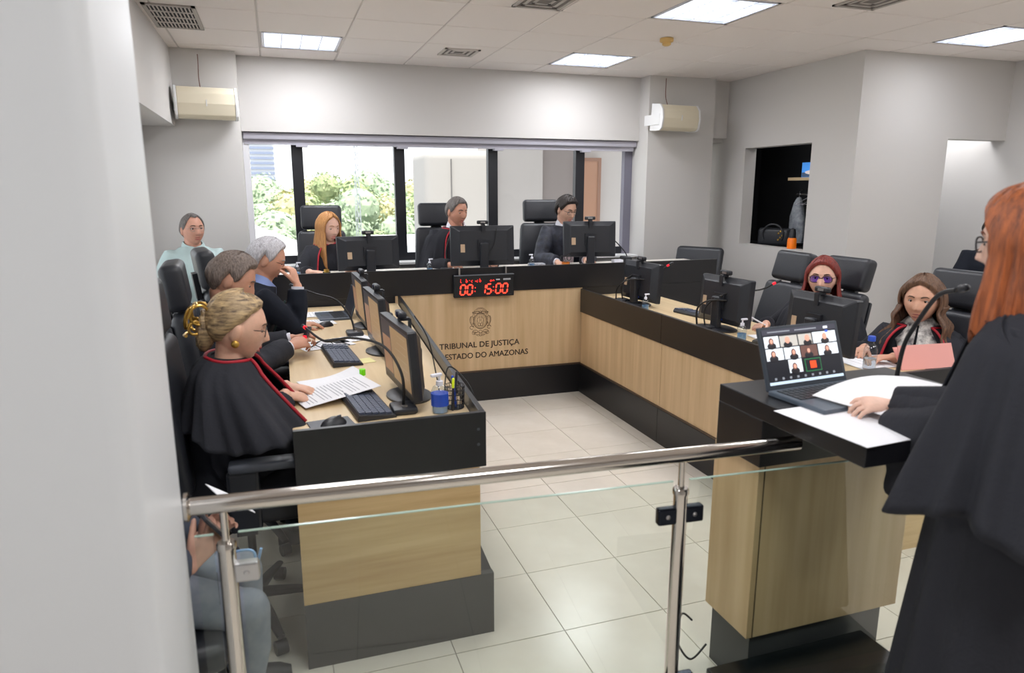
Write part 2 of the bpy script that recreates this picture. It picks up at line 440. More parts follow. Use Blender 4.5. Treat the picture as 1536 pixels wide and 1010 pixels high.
def leaf_mesh(seed):
    rg = np.random.default_rng(seed)
    cl = [(rg.normal(0, 1.1), rg.normal(0, 1.1), 6.6 + rg.normal(0, .9), 1.0 + rg.random() * .8) for _ in range(16)]
    n = 5200; V = np.zeros((n * 4, 3))
    for i in range(n):
        c = cl[rg.integers(len(cl))]
        d = rg.normal(size=3); d /= np.linalg.norm(d); p = np.array(c[:3]) + d * c[3] * (.75 + .3 * rg.random())
        a = rg.normal(size=3); a -= d * (a @ d) * .6; a /= np.linalg.norm(a); b = np.cross(d, a); b /= np.linalg.norm(b) + 1e-9; s = .10 + .09 * rg.random()
        V[4 * i:4 * i + 4] = [p - a * s, p - b * s * .6, p + a * s, p + b * s * .6]
    m = M(); m.add(V, [(4 * i, 4 * i + 1, 4 * i + 2, 4 * i + 3) for i in range(n)])
    for c in cl: m.ell(c[:3], (c[3] * .8,) * 3, None, 10, 7)
    return m.mesh('foliage')
LM = []
for k in range(3):
    me = leaf_mesh(40 + k); me.materials.append(LEAFS[k]); LM.append(me)
TMESH = M().tube([(0, 0, 0), (.1, .05, 3), (0, 0, 6)], [.28, .22, .12], 8).tube([(.05, 0, 3), (.9, .2, 6)], [.14, .07], 6).tube([(.05, 0, 3.2), (-.9, .3, 6.2)], [.14, .07], 6).mesh('trunk'); TMESH.materials.append(BARK)
spots = []
for row, (yy, n, x0, x1, hh) in enumerate([(40, 8, -3, 16, 8.7), (54, 9, -4, 21, 10.0), (70, 10, -5, 27, 11.2)]):
    for k in range(n):
        spots.append((x0 + (x1 - x0) * (k + .5) / n + random.uniform(-.8, .8), yy + random.uniform(-3, 3), hh + random.uniform(-.6, .6), row))
cnt = {}; ords = 'first second third fourth fifth sixth seventh eighth ninth tenth eleventh'.split()
kinds = ['green tree crown', 'yellowing tree crown', 'grey green tree crown']
rows = ['in the nearest row beyond the white roofs', 'in the middle row seen through the window', 'on the skyline seen through the window']
for n, (x, y, hgt, row) in enumerate(spots):
    k = (n * 2 + row) % 3; s = hgt / 10.4
    cnt[row] = cnt.get(row, 0) + 1
    t = empty('tree', (x, y, -9.0), random.uniform(0, 360), f'{kinds[k]}, {ords[cnt[row] - 1]} from the left {rows[row]}', 'tree', 'trees seen through the back window')
    t.scale = (s * 1.2, s * 1.2, s * 1.18)
    o = bpy.data.objects.new('foliage', LM[k]); COL.objects.link(o); o.parent = t; o['kind'] = 'stuff'
    o = bpy.data.objects.new('trunk', TMESH); COL.objects.link(o); o.parent = t
ROOF = mat('white_roof', (232, 232, 234), .7)
rf = empty('white_roof_building', (-1.5, 24, -9), 0, 'low building with sloping white roof below the left window pane', 'building')
M().prism([(-6, 0), (4, 0), (4, 8.5), (2.3, 8.6), (.3, 9.45), (-6, 9.7)], -8, 0, Matrix.Rotation(R(90), 4, 'X')).build('roof', ROOF, rf)
M().box(-6, 4, -.1, 0, 0, 8.3).build('wall', TW, rf)
M().box(.9, 1.5, -.16, -.1, 8.45, 8.6).build('skylight', TG, rf)
rf2 = empty('white_parapet_building', (14, 30, -9), 0, 'long flat white roof with low parapet in front of the trees', 'building')
M().box(-10.4, 12, 0, 4, 0, 8.4).build('wall', TW, rf2); M().box(-10.4, 12, -.2, .2, 8.4, 8.85).build('parapet', ROOF, rf2)
mast = empty('radio_mast', (4.0, 36, -9), 0, 'thin lattice radio mast standing among the trees', 'mast')
mm_ = M()
for sx, sy in ((-.2, -.2), (.2, -.2), (0, .2)): mm_.tube([(sx, sy, 0), (sx * .4, sy * .4, 13.5)], .02, 5)
mm_.build('lattice_leg', mat('mast_grey', (150, 154, 162), .6), mast)
br = M()
for k in range(22):
    z = .5 + k * .58; s = 1 - .6 * z / 13.5
    br.tube([(-.2 * s, -.2 * s, z), (.2 * s, -.2 * s, z + .5)], .015, 4).tube([(.2 * s, -.2 * s, z), (0, .2 * s, z + .5)], .015, 4)
br.build('lattice_brace', MATS['mast_grey'], mast)
# neighbouring white block right outside
nb = empty('neighbour_block', (0, 0, 0), 0, 'pale outer wall of the neighbouring block outside the right panes', 'building')
NW = mat('block_white', (196, 190, 186), .8)
M().rbox(1.99, 3.05, 9.6, 10.6, -4, 2.27, .12, 4).build('corner_bay', mat('bay_render', (160, 157, 155), .8), nb, smooth=True)
M().box(3.02, 3.74, 9.7, 10.6, -4, 3.3).build('wall_panel', NW, nb)
M().box(2.345, 2.36, 9.58, 9.61, -4, 2.15).build('joint', mat('joint_grey', (110, 108, 108), .8), nb)
M().box(3.74, 4.28, 9.75, 10.6, -4, 3.3).build('wall_panel', mat('block_taupe', (150, 141, 138), .8), nb)
M().box(4.28, 6.2, 9.78, 10.6, -4, 3.3).build('wall_panel', NW, nb)
M().box(3.02, 6.2, 8.2, 10.6, 3.3, 3.5).build('added_shade_slab', GRID, nb)  # unseen slab added to keep the sun off the wall panels
M().box(4.36, 4.62, 9.70, 9.775, -1, 2.15).build('reflected_door_leaf', mat('reflected_door_brown', (176, 132, 106), .5), nb)  # room door's reflection in the panes, built as solid parts outside
M().box(4.31, 4.36, 9.69, 9.775, -1, 2.15).box(4.62, 4.67, 9.69, 9.775, -1, 2.15).box(4.31, 4.67, 9.69, 9.775, 2.15, 2.2).build('reflected_door_frame', mat('reflected_frame_brown', (150, 112, 92), .5), nb)
# ================================================================== benches
def desk(name, label, cat='desk', loc=(0, 0, 0)):
    return empty(name, loc, 0, label, cat)
def slab_poly(x0, y0, x1a, x1b, y1): return [(x0, y0), (x1a, y0), (x1b, y1), (x0 + .03, y1)]
# left bench: slightly widening to the back
L = desk('side_bench', 'left side bench with oak top, black edge band and oak end panel', loc=(.012, 2.385, 0))
RX = lambda y: .69 + .065 * (y)          # outer face in local y
M().prism([(.0, .025), (.665, .025), (RX(3.0) - .03, 3.0), (.03, 3.0)], .84, .87).build('worktop', WOODT, L)
M().prism([(.0, .0), (.69, .0), (.69, .022), (.0, .022)], .71, .925).build('end_band', BLACK, L, bevel=.002)
M().prism([(.668, .0222), (.690, .0222), (RX(3.0), 3.0), (RX(3.0) - .022, 3.0)], .71, .925).build('side_band', BLACK, L, bevel=.002)
M().prism([(.0, .003), (.665, .003), (.665, .035), (.0, .035)], .24, .709).build('end_panel', WOODH, L)
M().prism([(.645, .036), (.665, .036), (RX(3.0) - .03, 3.0), (RX(3.0) - .05, 3.0)], .24, .709).build('side_panel', WOODV, L)
M().prism([(.0, .0), (.717, .0), (.717, .03), (.0, .03)], 0, .26).build('end_plinth', GREYB, L)
M().prism([(.60, .031), (.717, .031), (RX(3.0) + .03, 3.0), (RX(3.0) - .08, 3.0)], 0, .255).build('side_plinth', BLACK, L)
M().tube([(.66, -.001, .80), (.66, .002, .80)], .006, 8).tube([(.66, -.001, .86), (.66, .002, .86)], .006, 8).build('screw_cap', PLASTG, L)
# right bench
Rb = desk('side_bench', 'long right side bench with dark edge band and vertical grain oak front', loc=(2.44, 2.36, 0))
BAND = mat('black_laminate_reflection', (38, 33, 31), .35)  # same black laminate, its brownish reflection put into the colour
for a, b in ((.0, 1.708), (1.712, 3.045)):
    M().box(.0, .024, a, b, .71, .91).build('front_band', BAND, Rb, bevel=.002)
    M().box(.012, .030, a, b, .262, .709).build('front_panel', WOODV, Rb)
    M().box(.0, .05, a, b, 0, .25).build('plinth', BLACK, Rb)
M().box(.004, .045, 0, 3.045, .25, .262).build('plinth_trim', mat('trim_brown', (84, 66, 52), .5), Rb)
M().box(.0245, .62, .03, 3.06, .82, .85).build('worktop', WOODT, Rb)
M().box(.0245, .62, .0, .024, .71, .91).build('end_band', BLACK, Rb, bevel=.002)
M().box(.031, .60, .0, .024, .0, .709).build('end_panel', WOODH, Rb)
# president bench
Bb = desk('judge_bench', 'raised judge bench at the back with court lettering and emblem on oak front', loc=(0, 5.41, 0))
M().box(-.25, 3.79, .0, .024, .92, 1.12).build('front_band', BLACK, Bb, bevel=.002)
M().box(.86, 2.463, .010, .034, .262, .919).build('front_panel', WOODV, Bb)
M().box(.80, 2.463, -.004, .04, 0, .25).build('plinth', BLACK, Bb)
M().box(.80, 2.463, .0, .036, .25, .262).build('plinth_trim', MATS['trim_brown'], Bb)
M().box(-.25, .859, .004, .03, 0.0, .919).box(-.25, .86, .002, .006, .915, .9195).build('lower_panel', BLACK, Bb)
M().box(2.464, 3.79, .004, .03, 0.0, .919).build('lower_panel', BLACK, Bb)
M().box(-.25, 3.79, .0245, .55, 1.045, 1.075).build('worktop', mat('worktop_white', (214, 208, 200), .5), Bb)
M().box(-.25, -.22, .03, .55, 0.32, 1.044).build('side_panel', BLACK, Bb); M().box(3.76, 3.79, .03, .55, 0.32, 1.044).build('side_panel', BLACK, Bb)
INK = mat('lettering_ink', (58, 46, 36), .6)
def text(name, s, size, loc, parent, m, rx=90, rz=0, ext=.001, align='CENTER', shear=0, sx=1.0):
    cu = bpy.data.curves.new('t', 'FONT'); cu.body = s; cu.size = size; cu.align_x = align; cu.extrude = ext; cu.shear = shear; cu.resolution_u = 3
    o = bpy.data.objects.new('t', cu); COL.objects.link(o)
    bpy.context.view_layer.update()
    me = bpy.data.meshes.new_from_object(o.evaluated_get(bpy.context.evaluated_depsgraph_get()))
    bpy.data.objects.remove(o)
    me.transform(Matrix.Diagonal((sx, 1, 1, 1)))
    me.materials.clear(); me.materials.append(m); me.name = name
    q = bpy.data.objects.new(name, me); COL.objects.link(q); q.parent = parent; q.location = loc; q.rotation_euler = (R(rx), 0, R(rz))
    return q
def text_w(name, s, x0, x1, z, y, parent, m, size):
    q = text(name, s, size, ((x0 + x1) / 2, y, z), parent, m)
    w = q.dimensions.x
    xs = [v.co.x for v in q.data.vertices]; w = max(xs) - min(xs); c = (max(xs) + min(xs)) / 2
    k = (x1 - x0) / w
    q.data.transform(Matrix.Diagonal((k, 1, 1, 1)) @ Matrix.Translation((-c, 0, 0)))
    # one part per letter: loose islands whose x ranges overlap belong to the same letter
    me = q.data; n = len(me.vertices); lab = list(range(n))
    def find(i):
        while lab[i] != i: lab[i] = lab[lab[i]]; i = lab[i]
        return i
    for e in me.edges: lab[find(e.vertices[0])] = find(e.vertices[1])
    isl = {}
    for i in range(n): isl.setdefault(find(i), []).append(i)
    rng_ = sorted([[min(me.vertices[i].co.x for i in v), max(me.vertices[i].co.x for i in v), set(v)] for v in isl.values()], key=lambda r: r[0])
    out = []
    for r in rng_:
        if out and r[0] < out[-1][1] - .25 * (r[1] - r[0]): out[-1][1] = max(out[-1][1], r[1]); out[-1][2] |= r[2]
        else: out.append(r)
    for a, b, vs in out:
        ids = sorted(vs); mp = {v: k for k, v in enumerate(ids)}
        me2 = bpy.data.meshes.new('letter')
        fs = [[mp[v] for v in p.vertices] for p in me.polygons if p.vertices[0] in vs]; nv = len(ids); sh4 = ((-.0011, 0, 0), (.0011, 0, .0003), (0, -.0009, .0006), (0, .0009, .0009))   # overlaid strokes make the face bold
        me2.from_pydata([(me.vertices[i].co.x + dx, me.vertices[i].co.y + dy, me.vertices[i].co.z + dz) for dx, dy, dz in sh4 for i in ids], [], [[v + nv * k for v in f] for k in range(4) for f in fs])
        me2.materials.append(m)
        l = bpy.data.objects.new('letter', me2); COL.objects.link(l); l.parent = parent; l.location = q.location; l.rotation_euler = q.rotation_euler
    bpy.data.objects.remove(q)
text_w('lettering', 'TRIBUNAL DE JUSTIÇA', 1.205, 1.892, .462, .0095, Bb, INK, .066)
text_w('lettering', 'DO ESTADO DO AMAZONAS', 1.135, 1.969, .372, .0095, Bb, INK, .066)
# emblem: engraved outline crest
em = M(); EX, EZ = 1.553, .68
def ring(cx, cz, rx, rz, w, a0=0, a1=360, n=28):
    P = [(EX + cx + rx * math.cos(R(a0 + (a1 - a0) * k / n)), .0095, EZ + cz + rz * math.sin(R(a0 + (a1 - a0) * k / n))) for k in range(n + 1)]
    em.tube(P, (w, .0012), 6, up=(0, 0, 1))
ring(0, 0, .056, .064, .0030); ring(0, 0, .046, .054, .0014); ring(0, -.004, .030, .038, .0012)
for s in (-1, 1):
    ring(s * .072, .006, .014, .036, .0020); ring(s * .082, .012, .008, .028, .0012); ring(s * .074, -.052, .016, .014, .0022, 0, 300)
    ring(s * .045, -.086, .022, .012, .0018); ring(s * .030, -.102, .026, .010, .0014); ring(s * .058, -.098, .014, .012, .0016)
    ring(s * .032, .072, .030, .008, .0028); ring(s * .056, .072, .012, .006, .0020); ring(s * .034, .085, .018, .008, .0014)
    ring(s * .020, -.118, .012, .006, .0014); ring(s * .016, .012, .010, .026, .0012); ring(s * .010, -.030, .012, .012, .0016)
    ring(s * .066, -.030, .010, .016, .0014); ring(s * .058, .046, .008, .014, .0016)
ring(0, .074, .012, .012, .0020); ring(0, -.09, .016, .012, .0016); ring(0, .03, .008, .024, .0012)
ring(0, -.122, .008, .006, .0014)
em.build('emblem', mat('emblem_ink', (104, 82, 60), .6), Bb)
e2 = M(); 
for k in range(4): e2.box(EX - .040 + k * .006, EX + .040 - k * .006, .0085, .0095, EZ + .098 + k * .004, EZ + .1005 + k * .004)
e2.build('emblem_crown', mat('emblem_crown_ink', (150, 122, 92), .6), Bb)

# digital clock
ck = empty('digital_clock', (1.575, 5.385, .98), 0, 'black digital clock with red digits hung on the judge bench', 'clock')
CKB = mat('clock_case', (20, 22, 26), .4); RED = mat('red_digits', (255, 58, 40), .4, emit=2.2); REDD = mat('red_digits_small', (240, 40, 34), .4, emit=1.6)
M().rbox(-.252, .252, -.018, .022, -.092, .090, .004, 1).build('case', CKB, ck)
M().box(-.252, .252, -.0195, -.0175, .083, .089).build('top_trim', mat('clock_trim', (120, 124, 132), .4), ck)
for x in (-.205, .185): M().box(x - .006, x + .006, -.012, .0, .09, .142).box(x - .006, x + .006, -.012, .045, .142, .146).build('bracket', SILVER, ck)
SEG = {'0': 'abcdef', '1': 'bc', '5': 'acdfg', '2': 'abged', '6': 'acdefg', '4': 'fgbc', '9': 'abcdfg', '-': 'g', 'L': 'def', 'b': 'cdefg', 'd': 'bcdeg', 'c': 'deg', 'i': 'c', 'n': 'ceg', 'o': 'cdeg'}
def digit(mm, ch, x, z, w, h, t, sl=.12):
    def bar(ax, az, bx, bz):
        d = np.array([bx - ax, bz - az]); l = np.linalg.norm(d); d /= l; p = np.array([-d[1], d[0]]) * t / 2; g = d * t * .35
        a = np.array([ax, az]) + g; b = np.array([bx, bz]) - g
        q = [a, a + d * t / 2 + p, b - d * t / 2 + p, b, b - d * t / 2 - p, a + d * t / 2 - p]
        V = [(x + u + sl * v, -.0188, z + v) for u, v in q]; V += [(u, -.0195, v) for u, _, v in V]
        mm.add(V, [(0, 1, 2, 3, 4, 5), (11, 10, 9, 8, 7, 6)] + [(i, (i + 1) % 6, 6 + (i + 1) % 6, 6 + i) for i in range(6)])
    S = {'a': (0, h, w, h), 'b': (w, h, w, h / 2), 'c': (w, h / 2, w, 0), 'd': (0, 0, w, 0), 'e': (0, h / 2, 0, 0), 'f': (0, h, 0, h / 2), 'g': (0, h / 2, w, h / 2)}
    for c in SEG[ch]: bar(*S[c])
xs = {0: -.205, 1: -.147, 3: -.038, 4: .012, 6: .092, 7: .150}
for i, ch in zip((0, 1, 3, 4, 6, 7), '001500'):
    mm = M(); digit(mm, ch, xs[i], -.068, .040, .078, .011); mm.build('digit', RED, ck)
for x in (-.083, .070):
    mm = M()
    for z in (-.045, -.015): mm.box(x - .004 + .1 * (z + .07), x + .004 + .1 * (z + .07), -.0195, -.0185, z - .004, z + .004)
    mm.build('colon', REDD, ck)
x = -.20
for ch in 'L b-cicb':
    if ch != ' ':
        mm = M(); digit(mm, ch, x, .030, .012, .030, .0055); mm.build('small_digit', REDD, ck)
    x += .0225
x = .048
for ch in 'on':
    mm = M(); digit(mm, ch, x, .030, .012, .026, .0055); mm.build('small_digit', REDD, ck); x += .020
wm = mat('clock_print', (205, 208, 214), .6)
M().box(.098, .130, -.0195, -.0185, .040, .049).build('printed_mark', wm, ck)
mm = M()
for k in range(6): mm.box(.160 + k * .0105, .168 + k * .0105, -.0195, -.0185, .038, .052)
mm.box(.158, .224, -.0195, -.0185, .043, .046).build('printed_mark', wm, ck)
M().box(.205, .228, -.0195, -.0185, -.080, -.077).build('printed_mark', PLASTG, ck)

# podium
pd = empty('podium', (1.40, 1.74, 0), 0, 'oak podium with thick black top beside the glass railing', 'podium')
M().box(.055, .63, .02, .235, .0, .24).build('plinth', GREYB, pd)
M().box(.025, .20 + .48, .0, .24, .24, .875).build('oak_body', WOODV, pd, bevel=.002)
M().box(.046, .050, -.0015, .0, .24, .875).build('joint', mat('joint_dark', (90, 74, 54), .7), pd)
M().box(.0, .72, -.03, .20, .875, 1.03).build('black_band', BLACK, pd, bevel=.002)
M().box(.0, .72, -.43, .20, 1.0305, 1.09).build('top_slab', BLACK, pd, bevel=.003)
st = empty('platform', (1.27, .6, 0), 0, 'low black platform that the podium speaker stands on', 'platform')
M().rbox(0, .655, 0, 1.138, .0, .17, .006, 2).build('deck', mat('platform_black', (18, 22, 24), .25), st)

# railing
rl = empty('glass_railing', (0, 0, 0), 0, 'stainless handrail with two posts and glass panels in the foreground', 'railing')
ra = np.array([-.25, 1.73, .985]); rb_ = np.array([1.75, 1.60, .985]); rd = (rb_ - ra) / np.linalg.norm(rb_ - ra); rn = np.array([-rd[1], rd[0], 0])
def on(t, z, off=0): p = ra + rd * t + rn * off; return np.array([p[0], p[1], z])
def tx(x): return (x - ra[0]) / rd[0]
M().tube([ra, on(tx(1.46), .985)], .0225, 20, round_ends=False).build('handrail', STEEL, rl, smooth=True)
M().lathe([(.001, 0), (.036, 0), (.036, .008), (.024, .014), (.001, .014)], T=Matrix.Translation(ra) @ Matrix.Rotation(R(90), 4, 'Y')).build('wall_flange', STEEL, rl, smooth=True)
for x in (-.165, 1.075):
    t = tx(x); 
    M().tube([on(t, 0), on(t, .875)], .021, 18).build('post', STEEL, rl, smooth=True)
    M().tube([on(t, .87), on(t, .97)], .0095, 12).build('rod', STEEL, rl, smooth=True)
    M().lathe([(.001, 0), (.024, 0), (.024, .012), (.02, .018), (.001, .018)], on(t, .866), 18).build('collar', STEEL, rl, smooth=True)
    M().lathe([(.001, 0), (.045, 0), (.045, .006), (.024, .012), (.001, .012)], on(t, 0), 18).build('base_flange', STEEL, rl, smooth=True)
    for s in ((-1, 1) if x > 0 else (1,)):
        for zc in (.80, .235):
            c = on(t + s * .043, zc); ang = math.degrees(math.atan2(rd[1], rd[0]))
            cl = M().rbox(-.030, .030, -.014, .014, -.026, .026, .006, 2, T=Matrix.Translation(c) @ Matrix.Rotation(R(ang), 4, 'Z')).build('glass_clamp', mat('clamp_dark', (34, 38, 48), .25, metal=.8) if x > 0 else SILVER, rl)
            b = M().lathe([(.001, 0), (.0075, 0), (.006, .003), (.001, .004)], T=Matrix.Translation(c - rn * .0135) @ Matrix.Rotation(R(ang), 4, 'Z') @ Matrix.Rotation(R(90), 4, 'X'), seg=12).build('bolt', SILVER, cl, smooth=True)
for a, b in ((tx(-.135), tx(1.048)), (tx(1.102), tx(2.20)), (tx(-.235), tx(-.192))):
    g = M(); q = [on(a, 0, -.004), on(b, 0, -.004), on(b, 0, .004), on(a, 0, .004)]
    g.prism([(p[0], p[1]) for p in q], .20, .905); g.build('glass_panel', GLASSR, rl)
    e = M(); q = [on(a, 0, -.0042), on(b, 0, -.0042), on(b, 0, .0042), on(a, 0, .0042)]
    e.prism([(p[0], p[1]) for p in q], .9052, .9075)
    e.build('glass_edge', mat('glass_edge', (176, 200, 186), .15), rl)

# ================================================================== chairs
def bend_back(amp, w):
    def f(V):
        V = V.copy(); V[:, 1] += amp * (V[:, 0] / w) ** 2; return V
    return f
def make_chair(label, lift=0.0, recl=10, arms=True, low=False):
    r = empty('office_chair', (0, 0, 0), 0, label, 'chair', 'black leather office chairs')
    z = .46 + lift
    M().rbox(-.25, .25, -.24, .25, z - .05, z + .04, .035, 3).build('seat', LEATH, r, smooth=True)
    T = Matrix.Translation((0, -.22, z + .02)) @ Matrix.Rotation(R(recl), 4, 'X')
    if low:
        M().rbox(-.25, .25, -.05, .05, .05, .62, .045, 4, T=T, bend=bend_back(.03, .25)).build('backrest', LEATH, r, smooth=True)
    else:
        def tp(V):
            V = bend_back(.03, .25)(V); V[:, 0] *= .94; k = np.clip((V[:, 2] - .2) / .4, 0, 1); V[:, 0] *= 1 - .14 * k; return V
        M().rbox(-.25, .25, -.05, .045, .05, .60, .04, 4, T=T, bend=tp).build('backrest', LEATH, r, smooth=True)
        M().rbox(-.24, .24, -.075, -.05, .08, .56, .012, 2, T=T, bend=tp).build('back_shell', PLAST, r, smooth=True)
        M().rbox(-.175, .175, -.045, .055, .612, .825, .032, 4, T=T, bend=bend_back(.02, .19)).build('headrest', LEATH, r, smooth=True)
        M().box(-.05, .05, -.06, -.03, .55, .70, T=T).build('headrest_bar', PLAST, r)
    for s in (-1, 1):
        if not arms: break
        a = M().rbox(s * .29 - .04, s * .29 + .04, -.04, .21, z + .19, z + .225, .014, 3).build('armrest', PLASTG, r, smooth=True)
        M().rbox(s * .29 - .02, s * .29 + .02, -.05, .06, z - .04, z + .19, .012, 2).box(min(s * .29, s * .15), max(s * .29, s * .15), -.03, .04, z - .06, z - .04).build('arm_post', PLAST, a)
    M().tube([(0, 0, .10), (0, 0, .25)], .026, 14).tube([(0, 0, .24), (0, 0, z - .05)], .016, 12).build('gas_column', PLAST, r, smooth=True)
    M().box(-.09, .09, -.10, .10, z - .075, z - .048).build('tilt_mechanism', PLAST, r)
    for k in range(5):
        a = R(90 + 72 * k); c, s = math.cos(a), math.sin(a)
        lg = M().tube([(0, 0, .115), (c * .16, s * .16, .10), (c * .30, s * .30, .075)], [(.022, .03), (.016, .024), (.011, .016)], 8).build('base_leg', PLAST, r, smooth=True)
        M().tube([(c * .29 - s * .022, s * .29 + c * .022, .028), (c * .29 + s * .022, s * .29 - c * .022, .028)], .028, 12).build('caster', PLAST, lg, smooth=True)
    return r
# left row (facing the left bench, +x)
c0 = make_chair('black office chair of the woman with the gold hair clip', lift=.11, recl=7)
c0.location = (-.17, 2.79, 0); c0.rotation_euler = (0, 0, R(-90))
dup(c0, (-.16, 3.55, 0), -86, 'black office chair behind the grey-haired man in the dark robe')
dup(c0, (-.10, 4.32, 0), -80, 'black office chair behind the white-haired man in glasses')
# back row on the dais (facing -y)
c1 = make_chair('black high-back chair of the blonde woman in front of the first mullion', lift=-.02, recl=8)
c1.location = (.36, 6.23, .32); c1.rotation_euler = (0, 0, R(172))
dup(c1, (1.44, 6.22, .335), 178, 'black high-back chair of the grey-haired man behind the middle monitor')
dup(c1, (2.46, 6.22, .36), 174, 'black high-back chair of the young man in front of the right panes')
# right row (facing -x)
c2 = make_chair('empty reclined black chair below the hatch with the orange bottle', lift=0.02, recl=15)
c2.location = (3.11, 4.08, 0); c2.rotation_euler = (0, 0, R(88))
dup(c2, (3.16, 3.60, .0), 92, 'black chair behind the red-haired woman in glasses')
dup(c2, (3.17, 2.78, -.0), 94, 'black chair behind the woman with wavy brown hair')
c3 = make_chair('low round-backed black chair by the corner column', lift=.08, recl=12, low=True)
c3.location = (3.80, 5.95, 0.0); c3.rotation_euler = (0, 0, R(120))

# ================================================================== desk equipment
STK = mat('asset_sticker', (196, 168, 138), .7)
SCRT = mat('screen_tan', (190, 156, 112), .4, emit=.18); SCRD = mat('screen_dark', (60, 56, 60), .4, emit=.3); SCRB = mat('screen_brown', (150, 112, 84), .4, emit=.4); SCRW = mat('screen_pale', (196, 170, 136), .4, emit=.2)
def make_monitor(label, w=.47, h=.29, zc=.26, sticker=True, screen=0, tilt=-4):
    r = empty('monitor', (0, 0, 0), 0, label, 'monitor', 'desktop monitors')
    T = Matrix.Translation((0, 0, zc)) @ Matrix.Rotation(R(tilt), 4, 'X')
    # bulging rear shell: front frame at +y, tapering back panel
    rings = []
    for y, k in ((.022, 1.0), (-.004, 1.0), (-.014, .985), (-.034, .80), (-.042, .74)):
        a, b = w / 2 * k, h / 2 * k; c = .006
        rings.append(xf(T, [(-a + c, y, -b), (a - c, y, -b), (a, y, -b + c), (a, y, b - c), (a - c, y, b), (-a + c, y, b), (-a, y, b - c), (-a, y, -b + c)]))
    M().loft(rings).build('housing', PLAST, r, smooth=False)
    s = M(); e = .016
    X0_, X1_, Z0_, Z1_ = -w / 2 + e, w / 2 - e, -h / 2 + e + .008, h / 2 - e
    s.cur = 0; s.box(X0_, X1_, .021, .0232, Z0_, Z1_, T=T)
    if screen:
        s.cur = 1; s.box(X0_ + .008, X0_ + .30, .0230, .0236, Z0_ + .01, Z1_ - .012, T=T)
        s.cur = 2; s.box(X0_ + .31, X1_ - .008, .0230, .0236, Z0_ + .02, Z1_ - .07, T=T)
        s.cur = 3
        for k in range(6):
            zz = Z1_ - .03 - k * .032; s.box(X0_ + .04, X0_ + .13 + .1 * random.random(), .0234, .0238, zz - .0025, zz, T=T)
    s.build('screen', [SCRD, SCRT, SCRB, SCRW], r)
    M().rbox(-.035, .035, -.085, -.045, .012, zc + .03, .01, 2).box(-.05, .05, -.055, -.038, zc - .05, zc + .05).build('stand_neck', PLAST, r)
    prof = [(.001, 0), (1, 0), (1, .008), (.8, .016), (.001, .018)]
    th = np.arange(28) * 2 * PI / 28
    M().loft([np.stack([np.cos(th) * .13 * a, np.sin(th) * .095 * a - .03, np.full(28, z)], 1) for a, z in prof]).build('stand_base', PLAST, r, smooth=True)
    if sticker: M().box(-w / 2 * .74 + .006, -w / 2 * .74 + .042, -.0435, -.0415, -h * .16, h * .04, T=T).box(-w / 2 * .74 + .014, -w / 2 * .74 + .034, -.0438, -.043, -h * .1, -h * .02, T=T).build('asset_tag', STK, r)
    M().rbox(.02, .032, -.054, -.03, zc - h * .42, zc - h * .26, .003, 1).build('video_plug', BLUEP, r)
    return r
def make_webcam(label):
    r = empty('webcam', (0, 0, 0), 0, label, 'webcam', 'webcams clipped on the monitors')
    M().rbox(-.048, .048, -.014, .016, .012, .042, .009, 3).build('camera_body', PLAST, r, smooth=True)
    M().lathe([(.001, 0), (.012, 0), (.012, .004), (.001, .005)], T=Matrix.Translation((0, .015, .027)) @ Matrix.Rotation(R(-90), 4, 'X'), seg=14).build('lens', mat('lens_glass', (30, 34, 60), .1), r, smooth=True)
    M().box(-.014, .014, -.034, .012, .0, .012).box(-.014, .014, -.040, -.032, -.055, .008).build('clip', PLAST, r)
    M().box(-.02, .02, -.0155, -.0135, .020, .034).build('printed_mark', SILVER, r)
    return r
mons = [  # label, webcam label, x, y, z, heading deg, zc, h
    ('monitor with tan document screen nearest the glass railing', 'webcam on the monitor nearest the railing', (.47, 2.86, .87), 94, .185, .29, 1),
    ('middle monitor of the left bench beside the keyboard', 'webcam on the middle monitor of the left bench', (.49, 3.74, .87), 92, .185, .29, 1),
    ('farthest monitor of the left bench beside the laptop', 'webcam on the farthest left bench monitor', (.50, 4.50, .87), 91, .185, .29, 1),
    ('monitor in front of the blonde woman seen from behind', 'webcam on the monitor before the blonde woman', (.70, 5.68, 1.075), 8, .165, .27, 0),
    ('middle monitor seen from behind above the digital clock', 'webcam on the monitor above the clock', (1.635, 5.62, 1.075), -4, .205, .33, 0),
    ('monitor in front of the young man seen from behind', 'webcam on the monitor before the young man', (2.63, 5.66, 1.075), -12, .235, .31, 0),
    ('farthest monitor of the right bench near the inner corner', 'webcam on the farthest right bench monitor', (2.70, 4.83, .85), -84, .185, .30, 0),
    ('second monitor of the right bench in front of the empty chair', 'webcam on the second right bench monitor', (2.72, 3.77, .85), -86, .19, .30, 0),
    ('monitor in front of the red-haired woman behind the laptop', 'webcam on the monitor behind the laptop', (2.74, 2.95, .85), -88, .19, .30, 0),
]
m0 = {}
for lb, wl_, loc, hd, zc, h, scr in mons:
    key = (zc, h, scr)
    o = m0[key] = make_monitor(lb, .50 if zc < .2 and h < .3 else (.54 if h > .325 else .47), h, zc, True, scr)
    o.location = loc; o.rotation_euler = (0, 0, R(hd))
    wc = make_webcam(wl_)
    tilt = R(-4); top = h / 2
    p = Matrix.Rotation(R(hd), 4, 'Z') @ Vector((0, math.sin(-tilt) * -top * -1 * -1 + .005, zc + top * math.cos(tilt) + .001))
    wc.location = (loc[0] + p.x, loc[1] + p.y, loc[2] + p.z); wc.rotation_euler = (0, 0, R(hd))
